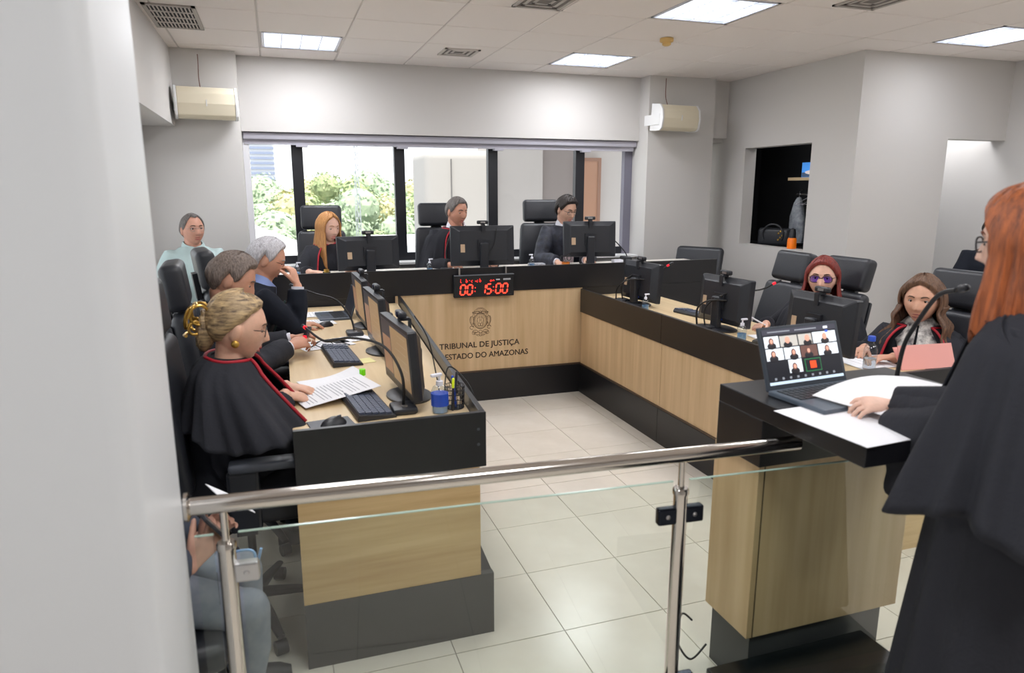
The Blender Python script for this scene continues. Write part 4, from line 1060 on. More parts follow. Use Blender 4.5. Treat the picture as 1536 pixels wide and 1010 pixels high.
def unit(v): v = np.array(v, float); return v / (np.linalg.norm(v) + 1e-12)
def hand_mesh(mm, W, d, n, curl=25, side=1, s=1.0, spread=4, thumb=35):
    """W wrist, d finger direction, n back-of-hand normal, side=+1: thumb on the cross(d,n) side"""
    d = unit(d); n = np.array(n, float); n = unit(n - d * (n @ d)); b = np.cross(d, n) * side
    W = np.array(W, float)
    P = lambda u, v, w: W + (d * u + b * v + n * w) * s
    mm.tube([P(-.01, 0, 0), P(.02, .0, 0), P(.055, .002, .002), P(.088, .0, .001)], [(.019 * s, .024 * s), (.0165 * s, .031 * s), (.0145 * s, .039 * s), (.0115 * s, .040 * s)], 14, up=n, round_ends=True)
    for k, (v, L, r) in enumerate(((.030, .070, .0088), (.0105, .079, .0092), (-.0105, .074, .0088), (-.030, .058, .0078))):
        a = R(spread * (1.5 - k)); f = unit(d * math.cos(a) + b * math.sin(a)); Q = [P(.078, v, .001)]; ang = 0; rr = [r * s * 1.05]
        for j, q in enumerate((.46, .30, .24)):
            ang += R(curl * (.8, 1.2, .8)[j]); Q.append(Q[-1] + (f * math.cos(ang) - n * math.sin(ang)) * L * q * s); rr.append(r * s * (.98, .9, .76)[j])
        mm.tube(Q, rr, 9, up=n, round_ends=True)
    a = R(thumb); f = unit(d * math.cos(a) + b * math.sin(a) - n * .25)
    q0 = P(.018, .022, -.004); q1 = q0 + f * .040 * s; f2 = unit(f + d * .35 - n * math.sin(R(curl)) * .6); q2 = q1 + f2 * .032 * s; q3 = q2 + unit(f2 + d * .2 - n * .2) * .024 * s
    mm.tube([q0, q1, q2, q3], [.0135 * s, .0118 * s, .0105 * s, .0085 * s], 9, up=n, round_ends=True)

SKIN = {}
def skin_mat(c):
    if c not in SKIN:
        m = mat('skin_%d' % len(SKIN), c, .55, col2=tuple(max(0, int(v * .94)) for v in c), nscale=30)
        m.node_tree.nodes['Principled BSDF'].inputs['Subsurface Weight'].default_value = .08
        m.node_tree.nodes['Principled BSDF'].inputs['Subsurface Radius'].default_value = (.01, .004, .002)
        SKIN[c] = m
    return SKIN[c]
def hair_mat(name, c, c2, st=(30, 30, 2.5)):
    return mat('hair_' + name, c, .55, col2=c2, nscale=6, stretch=st, bump=.3)
EYEW = mat('eye_white', (226, 222, 218), .3); IRIS = mat('eye_iris', (56, 38, 28), .2); LASH = mat('lash', (44, 34, 32), .8)
SPEC = mat('spectacle_frame', (40, 36, 40), .35); SPECM = mat('spectacle_metal', (150, 140, 130), .3, metal=.8)
LENS = glass_mat('lens_clear', (.94, .95, .96, 1), ior=1.25)

def hair_cap(T, fem, thr, th, m, parent, name='hair', noise_amp=.004, seed=0, lift=None):
    """hair shell from the hairline (elevation per azimuth in degrees) up to the crown"""
    nu, nv = 96, 26
    az = np.linspace(-PI, PI, nu); th_ = np.interp(np.abs(np.degrees(az)), thr[0], thr[1])
    G = np.zeros((nv, nu, 3))
    for i in range(nv):
        k = i / (nv - 1); el = R(1) * (th_ + (89.5 - th_) * k)
        P = head_pts(az, el, fem); N = P / np.linalg.norm(P, axis=1)[:, None]
        t = th * np.clip(k * 7 + .12, 0, 1) ** .6
        if callable(lift): t = t + lift(az, el)
        d = np.array([mnoise.noise((math.sin(a) * 9 + seed, math.cos(a) * 9, e * 2.2)) for a, e in zip(az, el)]) * noise_amp * min(1, k * 5)
        d2 = np.array([mnoise.noise((math.sin(a) * 34 + seed, math.cos(a) * 34, e * 3)) for a, e in zip(az, el)]) * noise_amp * .5 * min(1, k * 5)
        G[i] = P + N * (t + d + d2)[:, None]
    mm = M().grid(xf(T, G.reshape(-1, 3)).reshape(G.shape))
    return mm.build(name, m, parent, smooth=True)
def curtain(T, fem, a0, length, m, parent, th=.022, flare=.02, amp=.007, seed=0, front=0.0, wave=0, top=50, name='hair_lengths', a1=None, taper=.02):
    """long hair falling from the crown round the back, azimuth a0..360-a0 (degrees)"""
    nu, nv = 90, 34
    az = np.linspace(R(a0), 2 * PI - R(a0 if a1 is None else a1), nu); G = np.zeros((nv, nu, 3))
    E1 = -8.0
    for i in range(nv):
        k = i / (nv - 1)
        nz = np.array([mnoise.noise((math.sin(a) * 16 + seed, math.cos(a) * 16, k * 1.3)) + .6 * mnoise.noise((math.sin(a) * 42 + seed, math.cos(a) * 42, k * 1.2)) for a in az])
        if k < .4:
            el = R(top + (E1 - top) * (k / .4)); P = head_pts(az, np.full(nu, el), fem); N = P / np.linalg.norm(P, axis=1)[:, None]
            G[i] = P + N * (th * (.5 + .5 * min(1, k / .2)) + amp * nz)[:, None]
        else:
            q = (k - .4) / .6; P = head_pts(az, np.full(nu, R(E1)), fem); N = P.copy(); N[:, 2] = 0; N /= np.linalg.norm(N, axis=1)[:, None]
            side = np.abs(np.sin(az)); fr = np.clip(np.cos(az) * 1.5 + .6, 0, 1)
            out = th + amp * nz * (1 + q) + flare * (1 - math.cos(q * PI * .8)) * .6 - taper * q ** 3 + wave * np.sin(q * 11 + az * 3 + seed)
            G[i] = P + N * out[:, None]
            G[i, :, 2] = P[:, 2] - q * (length - .06 * np.abs(nz) * 1.0)
            G[i, :, 1] += front * q * fr
    mm = M().grid(xf(T, G.reshape(-1, 3)).reshape(G.shape))
    o = mm.build(name, m, parent, smooth=True)
    so = o.modifiers.new('solid', 'SOLIDIFY'); so.thickness = .012; so.offset = -1
    return o
SHORT = ([0, 30, 50, 66, 80, 96, 112, 140, 180], [44, 42, 36, 18, 2, 14, -14, -34, -38])
RECEDE = ([0, 20, 38, 56, 70, 82, 96, 112, 140, 180], [50, 55, 58, 34, 12, 0, 14, -14, -34, -38])
LONGF = ([0, 25, 45, 62, 80, 100, 180], [46, 44, 36, 16, -4, -10, -20])

def person(label, head, heading, lean=6, yaw=0, pitch=0, roll=0, fem=False, skin=(214, 170, 148), hands=(), voxel=.0052, group=None, floor_z=0.0,
           wear=ROBE, sleeve=.016, sh=None, shirt=None, gaze='down', glasses=None, brow=(70, 56, 50), lips=(176, 98, 92), legs=True, bulk=1.0, legm=None, hs=1.03, neck_h=.122,
           collar=None, cord=None, fold=.007, upper=.285, fore=.255, neck_fwd=.03, hair=None, knee_z=None, shoes=True, hips=None, lipstick=False):
    Rm = np.array(Matrix.Rotation(R(heading), 3, 'Z'))     # local +y -> heading
    sh = sh or (.165 if fem else .19)
    L = R(lean); sp = np.array([0, math.sin(L), math.cos(L)]); fw = np.array([0, math.cos(L), -math.sin(L)]); rx = np.array([1., 0, 0])
    off = sp * .515 + np.array([0, neck_fwd, neck_h])
    hw = np.array(head, float)
    hip_w = hw - Rm @ off
    root = empty('person', (hip_w[0], hip_w[1], floor_z), heading, label, 'person', group)
    base = np.array([hip_w[0], hip_w[1], floor_z])
    loc = lambda p: Rm.T @ (np.array(p, float) - base)
    hip = np.array([0, 0, hip_w[2] - floor_z]); S = lambda x, dd, t: hip + sp * t + fw * dd + rx * x
    neck = S(0, 0, .515); hc = loc(hw)
    T = Matrix.Translation(hc) @ Matrix.Rotation(R(-yaw), 4, 'Z') @ Matrix.Rotation(R(-pitch), 4, 'X') @ Matrix.Rotation(R(roll), 4, 'Y') @ Matrix.Scale(hs, 4)
    HT = lambda p: xf(T, np.array([p]))[0]
    tor = [(-.08, .165, .115), (0.04, .165 * bulk, .125 * bulk), (.14, .155 * bulk, .115 * bulk), (.28, .168 * bulk, .118 * bulk), (.38, sh * .98, .110), (.435, sh * .97, .088), (.475, sh * .72, .068), (.505, .085, .060), (.53, .058, .058)]
    th = np.arange(28) * 2 * PI / 28
    def rings(k, add, end=9, zs=0):
        return [np.array([S(math.copysign(abs(math.cos(a)) ** .85, math.cos(a)) * (w * k + add), math.sin(a) * (dd * k + add) , t) for a in th]) for t, w, dd in tor[:end]]
    body = M(); head_mesh(body, T, fem)
    nr = .050 if fem else .060
    n1 = HT((0, -.022, -.065)); n0 = S(0, -.005, .47)
    body.tube([n0, n0 * .5 + n1 * .5 + fw * .004, n1, HT((0, -.02, -.03))], [nr * 1.25, nr, nr * .98, nr * .9], 18)
    body.loft(rings(.86, 0))
    cl = M(); cl.loft(rings(1.0, .014 + (.006 if wear is ROBE else 0), 8))
    arms = []
    for i, sd in enumerate((1, -1)):
        sj = S(sd * (sh - .02), -.005, .435)
        hd = hands[i] if i < len(hands) else None
        if hd is None:
            w = S(sd * .13, .34, .10); dd = (-.3 * sd, 1, -.2); nn = (0, .2, 1); cu = 25
        else:
            w = loc(hd['p']); dd = Rm.T @ np.array(hd['d'], float); nn = Rm.T @ np.array(hd['n'], float); cu = hd.get('curl', 25)
        v = w - sj; dist = np.linalg.norm(v); a_, b_ = upper, fore
        if dist > (a_ + b_) * .985: k = dist / ((a_ + b_) * .985); a_ *= k; b_ *= k
        ca = (a_ * a_ + dist * dist - b_ * b_) / (2 * a_ * dist); h_ = a_ * math.sqrt(max(0, 1 - ca * ca)); u = v / dist
        hint = (hd or {}).get('hint'); hint = np.array([sd * .55, -.35, -.8]) if hint is None else np.array(hint)
        hv = unit(hint - u * (hint @ u)); el = sj + u * (a_ * ca) + hv * h_
        body.tube([S(sd * .10, 0, .42), sj, sj * .5 + el * .5, el, el * .45 + w * .55, w], [.055, .052, .044, .040, .036, .026], 14, round_ends=True)
        hand_mesh(body, w + unit(dd) * .012, dd, nn, cu, side=(hd or {}).get('side', -sd), s=.92 if fem else 1.0, spread=(hd or {}).get('spread', 4), thumb=(hd or {}).get('thumb', 35))
        cu_end = w * .93 + el * .07
        cl.tube([S(sd * .08, 0, .415), sj, sj * .5 + el * .5, el, el * .45 + w * .55, cu_end], [.064 + sleeve * .3, .062 + sleeve * .5, .053 + sleeve, .050 + sleeve * 1.1, .044 + sleeve * 1.2, .037 + sleeve * 1.2], 16, round_ends=False)
        arms.append((sj, el, w, unit(w - el)))
    bm_ = meld(body, voxel, 2, 'body'); put(bm_, 'body', skin_mat(skin), root)
    cm = meld(cl, .0095, 3, 'clothing'); folds(cm, fold, 11, 5, seed=sum(map(ord, label)) % 50); put(cm, 'robe' if wear is ROBE else 'jacket' if wear is SUIT else 'shirt', wear, root)
    for sj, el, w, d in arms:
        if shirt:
            q = M().tube([w - d * .05, w - d * .004], [.034, .036], 16); q.build('cuff', shirt, root, smooth=True)
    if legs:
        lg = M(); fz = .09
        for sd in (1, -1):
            kn = np.array([sd * .13, .43, hip[2] + .0 if knee_z is None else knee_z]); an = np.array([sd * .13, .36, fz + .02])
            lg.tube([hip + rx * sd * .08 + np.array([0, -.03, -.0]), hip + rx * sd * .10 + np.array([0, .12, .0]), kn + np.array([0, -.06, .005])], [.100, .086, .066], 16, round_ends=True)
            lg.tube([kn + np.array([0, -.03, .0]), kn * .6 + an * .4, an], [.066, .056, .044], 14, round_ends=True)
        lg.tube([hip + np.array([-.06, 0, -.01]), hip + np.array([.06, 0, -.01])], [.12, .12], 16, round_ends=True)
        lm = meld(lg, .012, 2, 'trousers'); put(lm, 'trousers', legm or SUIT, root)
        if shoes:
            for sd in (1, -1):
                s_ = M().loft([np.array([(sd * .13 + math.cos(a) * w_, .30 + y_, .004 + max(0, math.sin(a)) * h_ + .012 * (math.sin(a) > -.5)) for a in th]) for y_, w_, h_ in ((-.02, .02, .05), (0, .036, .085), (.06, .040, .08), (.14, .046, .055), (.20, .042, .04), (.235, .018, .025))])
                s_.build('shoe', LEATH, root, smooth=True)
    # face
    for s in (-1, 1):
        ex, ez = s * .0315, .010; ey = face_y(ex, ez, fem) - .0075
        e = M(); e.cur = 0; e.ell((0, 0, 0), (.0122, .0108, .0105 if gaze != 'down' else .0090), T=T @ Matrix.Translation((ex, ey, ez)), nu=14, nv=10)
        e.cur = 1; e.ell((0, 0, 0), (.0056, .003, .0056), T=T @ Matrix.Translation((ex, ey + .0095, ez - (.0035 if gaze == 'down' else 0))), nu=12, nv=8)
        e.build('eye', [EYEW, IRIS], root, smooth=True)
        lid = M()
        zc = .006 if gaze == 'down' else .0045
        lid.tube([HT((ex + .0125 * math.cos(R(a)), ey + .0075 + .0035 * math.sin(R(a)), ez + (-.0035 if gaze == 'down' else .0) + zc * (math.sin(R(a)) if gaze != 'down' else -.3 * math.sin(R(a))))) for a in range(0, 181, 20)], .0015, 6)
        lid.build('eyelashes', LASH, root)
        if gaze == 'down':
            M().ell((0, 0, 0), (.0132, .0112, .0085), T=T @ Matrix.Translation((ex, ey + .0006, ez + .0045)), nu=14, nv=10).build('eyelid', skin_mat(skin), root, smooth=True)
        b = M().tube([HT((s * x_, face_y(s * x_, z_, fem) + .0012, z_)) for x_, z_ in ((.014, .030), (.026, .0345), (.038, .0345), (.047, .029))], [(.0030, .0018), (.0036, .002), (.0030, .002), (.0012, .0012)], 6)
        b.build('eyebrow', mat('brow_%d_%d_%d' % brow, brow, .8), root)
    lp_ = M()
    for z0, amp in ((-.0575, .0034), (-.0685, .0042)):
        lp_.tube([HT((x_, face_y(x_, z0, fem) - .0006, z0 + .003 * (1 - (x_ / .021) ** 2) * (1 if z0 > -.06 else -.6))) for x_ in np.linspace(-.020, .020, 9)], [(amp * (1 - (abs(x_) / .024) ** 2) + .0006, .003) for x_ in np.linspace(-.020, .020, 9)], 6)
    lp_.build('lips', mat('lips_%d_%d_%d' % lips, lips, .5), root, smooth=True)
    if glasses:
        gm_, lensm, gs, gr = glasses
        G = M()
        for s in (-1, 1):
            cx_ = s * .033; yy = face_y(s * .033, .008, fem) + .014
            G.tube([HT((cx_ + (.024 * gs) * math.copysign(abs(math.cos(R(a))) ** .7, math.cos(R(a))), yy - .10 * (abs(cx_ + .024 * math.cos(R(a))) - .03) ** 1 * .35, .006 + .0175 * gs * math.copysign(abs(math.sin(R(a))) ** .7, math.sin(R(a))))) for a in range(0, 361, 20)], gr, 6)
            G.tube([HT((s * .056, yy - .004, .012)), HT((s * .072, .03, .012)), HT((s * .079, -.01, .010))], gr, 6)
        G.tube([HT((-.010, yy + .002, .010)), HT((0, yy + .004, .013)), HT((.010, yy + .002, .010))], gr, 6)
        go = G.build('glasses', gm_, root, smooth=True)
        if lensm:
            for s in (-1, 1):
                yy = face_y(s * .033, .008, fem) + .014
                M().ell((0, 0, 0), (.0235 * gs, .0008, .017 * gs), T=T @ Matrix.Translation((s * .033, yy - .001, .006)), nu=16, nv=8).build('spectacle_lens', lensm, go, smooth=True)
    if collar:
        c = M(); n_ = 22
        for s in (-1, 1):
            G_ = np.zeros((4, 10, 3))
            for i in range(10):
                a = R(90 - s * (8 + 172 * i / 9))
                for j, (rr, zz) in enumerate(((.064, .545), (.072, .55), (.086, .505), (.092, .492))):
                    k = 1.05 if not fem else .92
                    G_[j, i] = S(math.cos(a) * rr * k, math.sin(a) * rr * k + .004, zz - .045 * max(0, math.sin(a)))
            c.grid(G_)
        c.build('collar', collar, root, smooth=True)
    if cord:
        C_ = []
        for a in (150, 100, 60, 20): pass
        k = sh
        dep = .158 if not isinstance(cord, (int, float)) else cord
        for s in (-1, 1):
            P = bez([S(0, -.085, .505), S(s * .075, -.045, .515), S(s * .095, .045, .478), S(s * .075, .120, .40), S(s * .055, dep, .30), S(s * .045, dep + .005, .17)], 6)
            M().tube(P, .0065, 8).build('red_cord', REDC, root, smooth=True)
    info = dict(root=root, T=T, S=S, arms=arms, hip=hip, loc=loc, HT=HT, fem=fem, sh=sh)
    return info

def cape(I, drop=.42, flare=.10, fwd=.05, gap=24, amp=.018, nf=13, m=ROBE, name='cape', top=.50, seed=0, side=.02, cord=False):
    """shoulder cape with folds: open at the front, hem hanging over the upper arms"""
    nu, nv = 110, 22; S = I['S']; sh = I['sh']; G = np.zeros((nv, nu, 3))
    az = np.linspace(R(gap), 2 * PI - R(gap), nu)          # 0 = front
    for i in range(nv):
        s = i / (nv - 1)
        for j, a in enumerate(az):
            ca, sa = math.cos(a), math.sin(a)
            if s < .32:
                q = s / .32; hwid = .070 + (sh + .062 - .070) * q ** .75; dep = .066 + (.142 - .066) * q ** .9; t = top - .075 * q ** 1.8
            else:
                q = (s - .32) / .68; hwid = sh + .062 + (flare + side) * q ** .8 ; dep = .142 + flare * .9 * q; t = top - .075 - (drop - .075) * q
            f = amp * s ** 1.3 * (math.sin(nf * a + seed + 1.3 * math.sin(2 * a)) + .5 * mnoise.noise((ca * 5 + seed, sa * 5, s * 2)) + .45 * math.sin(2.3 * nf * a + 2 * seed))
            x = -sa * (hwid + f); y = ca * (dep + f) + fwd * max(0, s - .25) * (1.2 + .6 * ca)
            G[i, j] = S(x, y, t + .02 * s * math.sin(a * 5 + seed))
    o = M().grid(G).build(name, m, I['root'], smooth=True)
    so = o.modifiers.new('solid', 'SOLIDIFY'); so.thickness = .006
    if cord:
        fw = S(0, 1, 0) - S(0, 0, 0); k0 = 1
        P = [G[i, 0] + fw * .008 for i in range(int(nv * .8), k0, -1)] + [G[k0, j] + (G[k0, j] - S(0, 0, top)) * .06 for j in range(0, nu, 4)] + [G[i, -1] + fw * .008 for i in range(k0, int(nv * .8))]
        M().tube(P, .0065, 8).build('red_cord', REDC, I['root'], smooth=True)
    return o
def bell(I, side, m=ROBE, top=.075, hem=.15, drop=.14, to=.62, amp=.012, nf=9, seed=0, name='wide_sleeve'):
    """wide robe sleeve hanging from the shoulder along the arm, open at the hem"""
    sj, el, w, d = I['arms'][side]; nu, nv = 60, 20; G = np.zeros((nv, nu + 1, 3))
    for i in range(nv):
        s = i / (nv - 1); q = s * (1 + to)
        c = sj + (el - sj) * q if q < 1 else el + (w - el) * (q - 1)
        ax = unit((el - sj) if q < .8 else ((w - el) * (q - .8) + (el - sj) * (1.2 - q) if q < 1.2 else (w - el)))
        dn = np.array([0, 0, -1.]); dn = unit(dn - ax * (dn @ ax) + 1e-6); lt = np.cross(ax, dn)
        rv = top + (hem - top) * s; rl_ = top * .95 + (hem * .62 - top * .95) * s
        for j in range(nu + 1):
            a = 2 * PI * j / nu; f = amp * s * math.sin(nf * a + seed)
            up = math.cos(a)
            G[i, j] = c + dn * (up * (rv + f) + (drop * s if up > -.2 else drop * s * .55) * .8 - .01) + lt * math.sin(a) * (rl_ + f)
    o = M().grid(G).build(name, m, I['root'], smooth=True)
    so = o.modifiers.new('solid', 'SOLIDIFY'); so.thickness = .006
    return o

GREYH = hair_mat('grey_brown', (138, 122, 112), (78, 66, 60)); WHITEH = hair_mat('white', (206, 204, 208), (150, 146, 150)); SALT = hair_mat('salt', (126, 120, 116), (70, 64, 62))
DARKH = hair_mat('dark', (46, 36, 32), (22, 17, 16)); BLONDE = hair_mat('blonde', (206, 152, 92), (158, 104, 58)); ASHB = hair_mat('ash_blonde', (204, 174, 128), (84, 66, 52), st=(9, 2.2, 16))
REDH = hair_mat('auburn', (142, 50, 38), (88, 28, 26)); BROWNH = hair_mat('brown', (122, 88, 64), (66, 46, 36)); GINGER = hair_mat('ginger', (176, 96, 50), (98, 54, 36), st=(12, 12, 1.3))
GOLD = mat('gold', (200, 160, 80), .3, metal=.9)

# 1. woman with the hair clip, nearest on the left bench
I = person('woman with gold hair clip and glasses in black robe reading papers at the left bench', (-.155, 2.78, 1.222), -92, lean=6, yaw=-4, pitch=12, fem=True, skin=(226, 178, 152), voxel=.0042,
    hands=[dict(p=(-.005, 2.87, .922), d=(.85, .40, -.35), n=(.2, -.3, 1), curl=22), dict(p=(.0, 3.03, .915), d=(.9, -.35, -.15), n=(.1, 0, 1), curl=14)],
    gaze='down', glasses=(SPEC, LENS, 1.0, .0015), lips=(186, 108, 98), hs=1.05, neck_h=.100, neck_fwd=.04, legm=ROBE, brow=(110, 86, 66))
cape(I, drop=.27, flare=.085, fwd=.11, gap=26, amp=.024, nf=9, seed=1, top=.515, cord=True); bell(I, 0, hem=.16, drop=.10, to=.28, seed=2, amp=.012); bell(I, 1, hem=.16, drop=.10, to=.28, seed=5)
hair_cap(I['T'], True, ([0, 30, 50, 70, 88, 104, 125, 180], [50, 47, 42, 34, 16, 0, -20, -30]), .016, ASHB, I['root'], noise_amp=.003, lift=lambda a, e: .014 * np.clip(-np.cos(a) + .2, 0, 1) * np.clip(np.sin(e) + .3, 0, 1))
m_ = M()
m_.ell((0, 0, 0), (.046, .036, .078), T=I['T'] @ Matrix.Translation((0, -.104, -.022)), nu=20, nv=14)
for k in range(9): 
    a = k * 2 * PI / 9
    m_.tube([I['HT']((.035 * math.cos(a + t), -.108 - .010 * t, -.015 + .060 * math.sin(a + t))) for t in np.linspace(0, 1.4, 6)], .011, 7, round_ends=True)
m_.build('bun', ASHB, I['root'], smooth=True)
c_ = M()
for s in (-1, 1):
    c_.tube(bez([I['HT'](p) for p in ((0, -.15, .055), (s * .030, -.17, .045), (s * .040, -.175, .010), (s * .020, -.17, -.020), (0, -.165, -.010))], 6), .0055, 8)
    c_.tube(bez([I['HT'](p) for p in ((s * .01, -.145, .060), (s * .045, -.155, .062), (s * .055, -.165, .02))], 6), .0055, 8)
c_.tube([I['HT']((-.03, -.165, -.045)), I['HT']((0, -.172, -.05)), I['HT']((.03, -.165, -.045))], .006, 8)
for s in (-1, 1):
    for cy, cz, rr in ((-.132, .035, .030), (-.140, -.012, .020)):
        c_.tube([I['HT']((s * (.036 - .008 * math.cos(R(a))), cy + rr * math.cos(R(a)), cz + rr * 1.15 * math.sin(R(a)))) for a in range(0, 361, 24)], .0055, 8)
c_.build('hair_clip', GOLD, I['root'], smooth=True)
for s in (-1, 1): M().ell((0, 0, 0), (.009, .014, .014), T=I['T'] @ Matrix.Translation((s * .087, -.004, -.042)), nu=12, nv=8).build('earring', GOLD, I['root'], smooth=True)

# 2. grey-haired man
I = person('grey-haired man in dark robe with red collar looking down at the left bench', (-.205, 3.53, 1.318), -92, lean=14, yaw=0, pitch=26, skin=(206, 152, 126), wear=ROBE, shirt=SHIRT, collar=SHIRT, bulk=1.15,
    hands=[dict(p=(.03, 3.68, .945), d=(.8, .5, .1), n=(.2, -.6, .8), curl=42), dict(p=(.05, 3.86, .95), d=(.9, -.2, .15), n=(0, .4, 1), curl=45)], cord=.19, brow=(90, 80, 74))
hair_cap(I['T'], False, ([0, 25, 50, 66, 78, 86, 100, 112, 140, 180], [46, 46, 44, 32, 8, 2, 18, -14, -36, -40]), .021, GREYH, I['root'], noise_amp=.006, seed=3)
pm_ = empty('voice_recorder', (.125, 3.80, .985), -30, 'small black recorder with red ring in the hand of the grey-haired man', 'recorder')
M().rbox(-.014, .014, -.03, .045, -.006, .006, .004, 2, T=TR((0, 0, 0), 40)).build('body', PLAST, pm_); M().tube([(0, -.026, -.024), (0, -.016, -.014)], .013, 12).build('ring', REDL, pm_, smooth=True)

# 3. white-haired man
I = person('white-haired man in glasses and dark suit covering his mouth with one hand', (-.055, 4.30, 1.335), -84, lean=20, yaw=6, pitch=22, skin=(216, 160, 134), wear=SUIT, shirt=SHIRT, collar=mat('shirt_blue', (150, 170, 225), .8),
    hands=[dict(p=(.105, 4.235, 1.185), d=(-.25, .25, 1), n=(1, -.5, .1), curl=38, hint=(.3, -.5, -1)), dict(p=(.10, 4.52, .905), d=(1, .1, -.05), n=(0, 0, 1), curl=16)], glasses=(SPEC, LENS, .9, .0014), brow=(170, 166, 166))
hair_cap(I['T'], False, ([0, 25, 50, 66, 78, 86, 100, 112, 140, 180], [48, 48, 44, 30, 8, 0, 18, -14, -36, -40]), .020, WHITEH, I['root'], noise_amp=.006, seed=8)
M().prism([(-.018, 0), (.018, 0), (.026, -.26), (0, -.30), (-.026, -.26)], -.002, .002, T=Matrix.Translation(I['S'](0, .150, .44)) @ Matrix.Rotation(R(-14 - 8), 4, 'X') @ Matrix(((1, 0, 0, 0), (0, 0, 1, 0), (0, 1, 0, 0), (0, 0, 0, 1)))).build('necktie', mat('tie_green', (56, 84, 80), .7), I['root'])

# 4. man in the pale green shirt
GS = mat('shirt_green', (180, 200, 200), .8)
I = person('man in pale green shirt and glasses sitting by the left column', (-.615, 6.06, 1.425), 195, lean=-4, yaw=-14, pitch=-2, skin=(206, 152, 130), wear=GS, shirt=None, collar=GS, sleeve=.012, bulk=1.1, floor_z=.32, gaze='ahead',
    glasses=(SPECM, LENS, .9, .0012), hands=[dict(p=(-.78, 5.72, 1.0), d=(.4, -.8, -.1), n=(0, 0, 1)), dict(p=(-.48, 5.70, 1.0), d=(-.3, -.8, -.1), n=(0, 0, 1))], legm=mat('trouser_grey', (70, 74, 84), .9))
hair_cap(I['T'], False, RECEDE, .012, SALT, I['root'], noise_amp=.003, seed=5)
r_ = make_chair('black office chair under the man in the pale green shirt', lift=.04, recl=8, low=True); r_.scale = (.8, .8, .75); r_.location = (-.66, 6.02, .32); r_.rotation_euler = (0, 0, R(192))
del r_['group']

# 5. blonde woman
I = person('blonde woman with long straight hair and red cord in black robe', (.425, 6.08, 1.425), 186, lean=4, yaw=-26, pitch=10, fem=True, skin=(232, 186, 164), floor_z=.32, lips=(196, 110, 108), brow=(170, 120, 84),
    hands=[dict(p=(.24, 5.72, 1.10), d=(.7, -.6, 0), n=(0, 0, 1)), dict(p=(.58, 5.76, 1.10), d=(-.3, -.9, 0), n=(0, 0, 1))], legm=ROBE, collar=REDC)
hair_cap(I['T'], True, ([0, 12, 30, 48, 62, 80, 100, 180], [60, 52, 44, 34, 10, -6, -10, -20]), .016, BLONDE, I['root'], seed=2)
curtain(I['T'], True, 62, .30, BLONDE, I['root'], th=.018, flare=.028, front=.07, seed=4, taper=.03, amp=.004); cape(I, drop=.36, flare=.06, gap=28, seed=3, amp=.016, cord=True)

# 6. middle man
I = person('grey-haired man in black robe behind the middle monitor', (1.53, 6.06, 1.545), 184, lean=6, yaw=-22, pitch=10, skin=(204, 148, 124), floor_z=.32, collar=SHIRT, bulk=1.15, sh=.205, brow=(80, 72, 68),
    hands=[dict(p=(1.40, 5.78, 1.11), d=(.3, -.9, 0), n=(0, 0, 1)), dict(p=(1.78, 5.78, 1.11), d=(-.3, -.9, 0), n=(0, 0, 1))])
hair_cap(I['T'], False, ([0, 20, 40, 60, 72, 84, 96, 112, 140, 180], [46, 46, 44, 26, 8, 0, 14, -14, -34, -38]), .015, SALT, I['root'], noise_amp=.004, seed=12); cape(I, drop=.42, flare=.07, gap=30, seed=7, amp=.020, side=.02, cord=True)

# 7. young man
I = person('young dark-haired man in glasses and dark patterned robe by the right panes', (2.575, 6.06, 1.55), 182, lean=8, yaw=-14, pitch=18, skin=(218, 172, 148), floor_z=.32, wear=mat('robe_pattern', (50, 54, 70), .6, col2=(18, 20, 28), nscale=26), collar=SHIRT, shirt=SHIRT, sleeve=.024,
    hands=[dict(p=(2.36, 5.74, 1.105), d=(-.1, -.9, 0), n=(0, 0, 1)), dict(p=(2.66, 5.80, 1.11), d=(.1, -.9, 0), n=(0, 0, 1))], glasses=(SPEC, LENS, .95, .0016), brow=(40, 30, 28))
hair_cap(I['T'], False, SHORT, .026, DARKH, I['root'], noise_amp=.006, seed=15)
M().loft([np.array([I['S'](x * .05, .118 + .03 * (1 - t), t * .3 + .16) for x in (-1, -.4, .4, 1)] + [I['S'](x * .05, .10, t * .3 + .16) for x in (1, -1)]) for t in (0, .5, 1)]).build('shirt_front', mat('shirt_pink', (232, 214, 220), .8), I['root'])

# 8. red-haired woman in glasses
I = person('red-haired woman in purple-tinted glasses at the right bench', (3.30, 3.57, 1.183), 128, lean=-2, yaw=-4, pitch=2, hs=1.09, fem=True, skin=(228, 180, 158), gaze='ahead', lips=(178, 92, 92), brow=(70, 36, 32),
    glasses=(mat('spec_dark_red', (52, 22, 40), .3), glass_mat('lens_violet_glare', (.62, .54, 1.0, 1), ior=1.7), 1.12, .0026), hands=[dict(p=(2.98, 3.68, .885), d=(-.9, -.3, .0), n=(0, .3, 1), curl=35), dict(p=(2.98, 3.36, .88), d=(-.9, .3, 0), n=(0, 0, 1))], legm=ROBE)  # violet coating reflection put into the lens tint
hair_cap(I['T'], True, ([0, 15, 35, 52, 66, 80, 95, 110, 180], [46, 46, 40, 28, 14, 2, -8, -22, -30]), .018, REDH, I['root'], seed=9)
curtain(I['T'], True, 78, .17, REDH, I['root'], th=.022, flare=.030, front=.04, seed=3, taper=.02, amp=.007); cape(I, drop=.36, flare=.07, gap=30, seed=5, amp=.016)
M().loft([np.array([I['S'](math.cos(a) * .062, math.sin(a) * .060 + .004, t) for a in np.linspace(0, 2 * PI, 16, endpoint=False)]) for t in (.47, .53)]).build('blouse_collar', mat('blouse_white', (222, 218, 214), .8), I['root'], smooth=True)
pw = empty('pen', (2.90, 3.64, .90), 60, 'white pen held by the red-haired woman in glasses', 'pen')
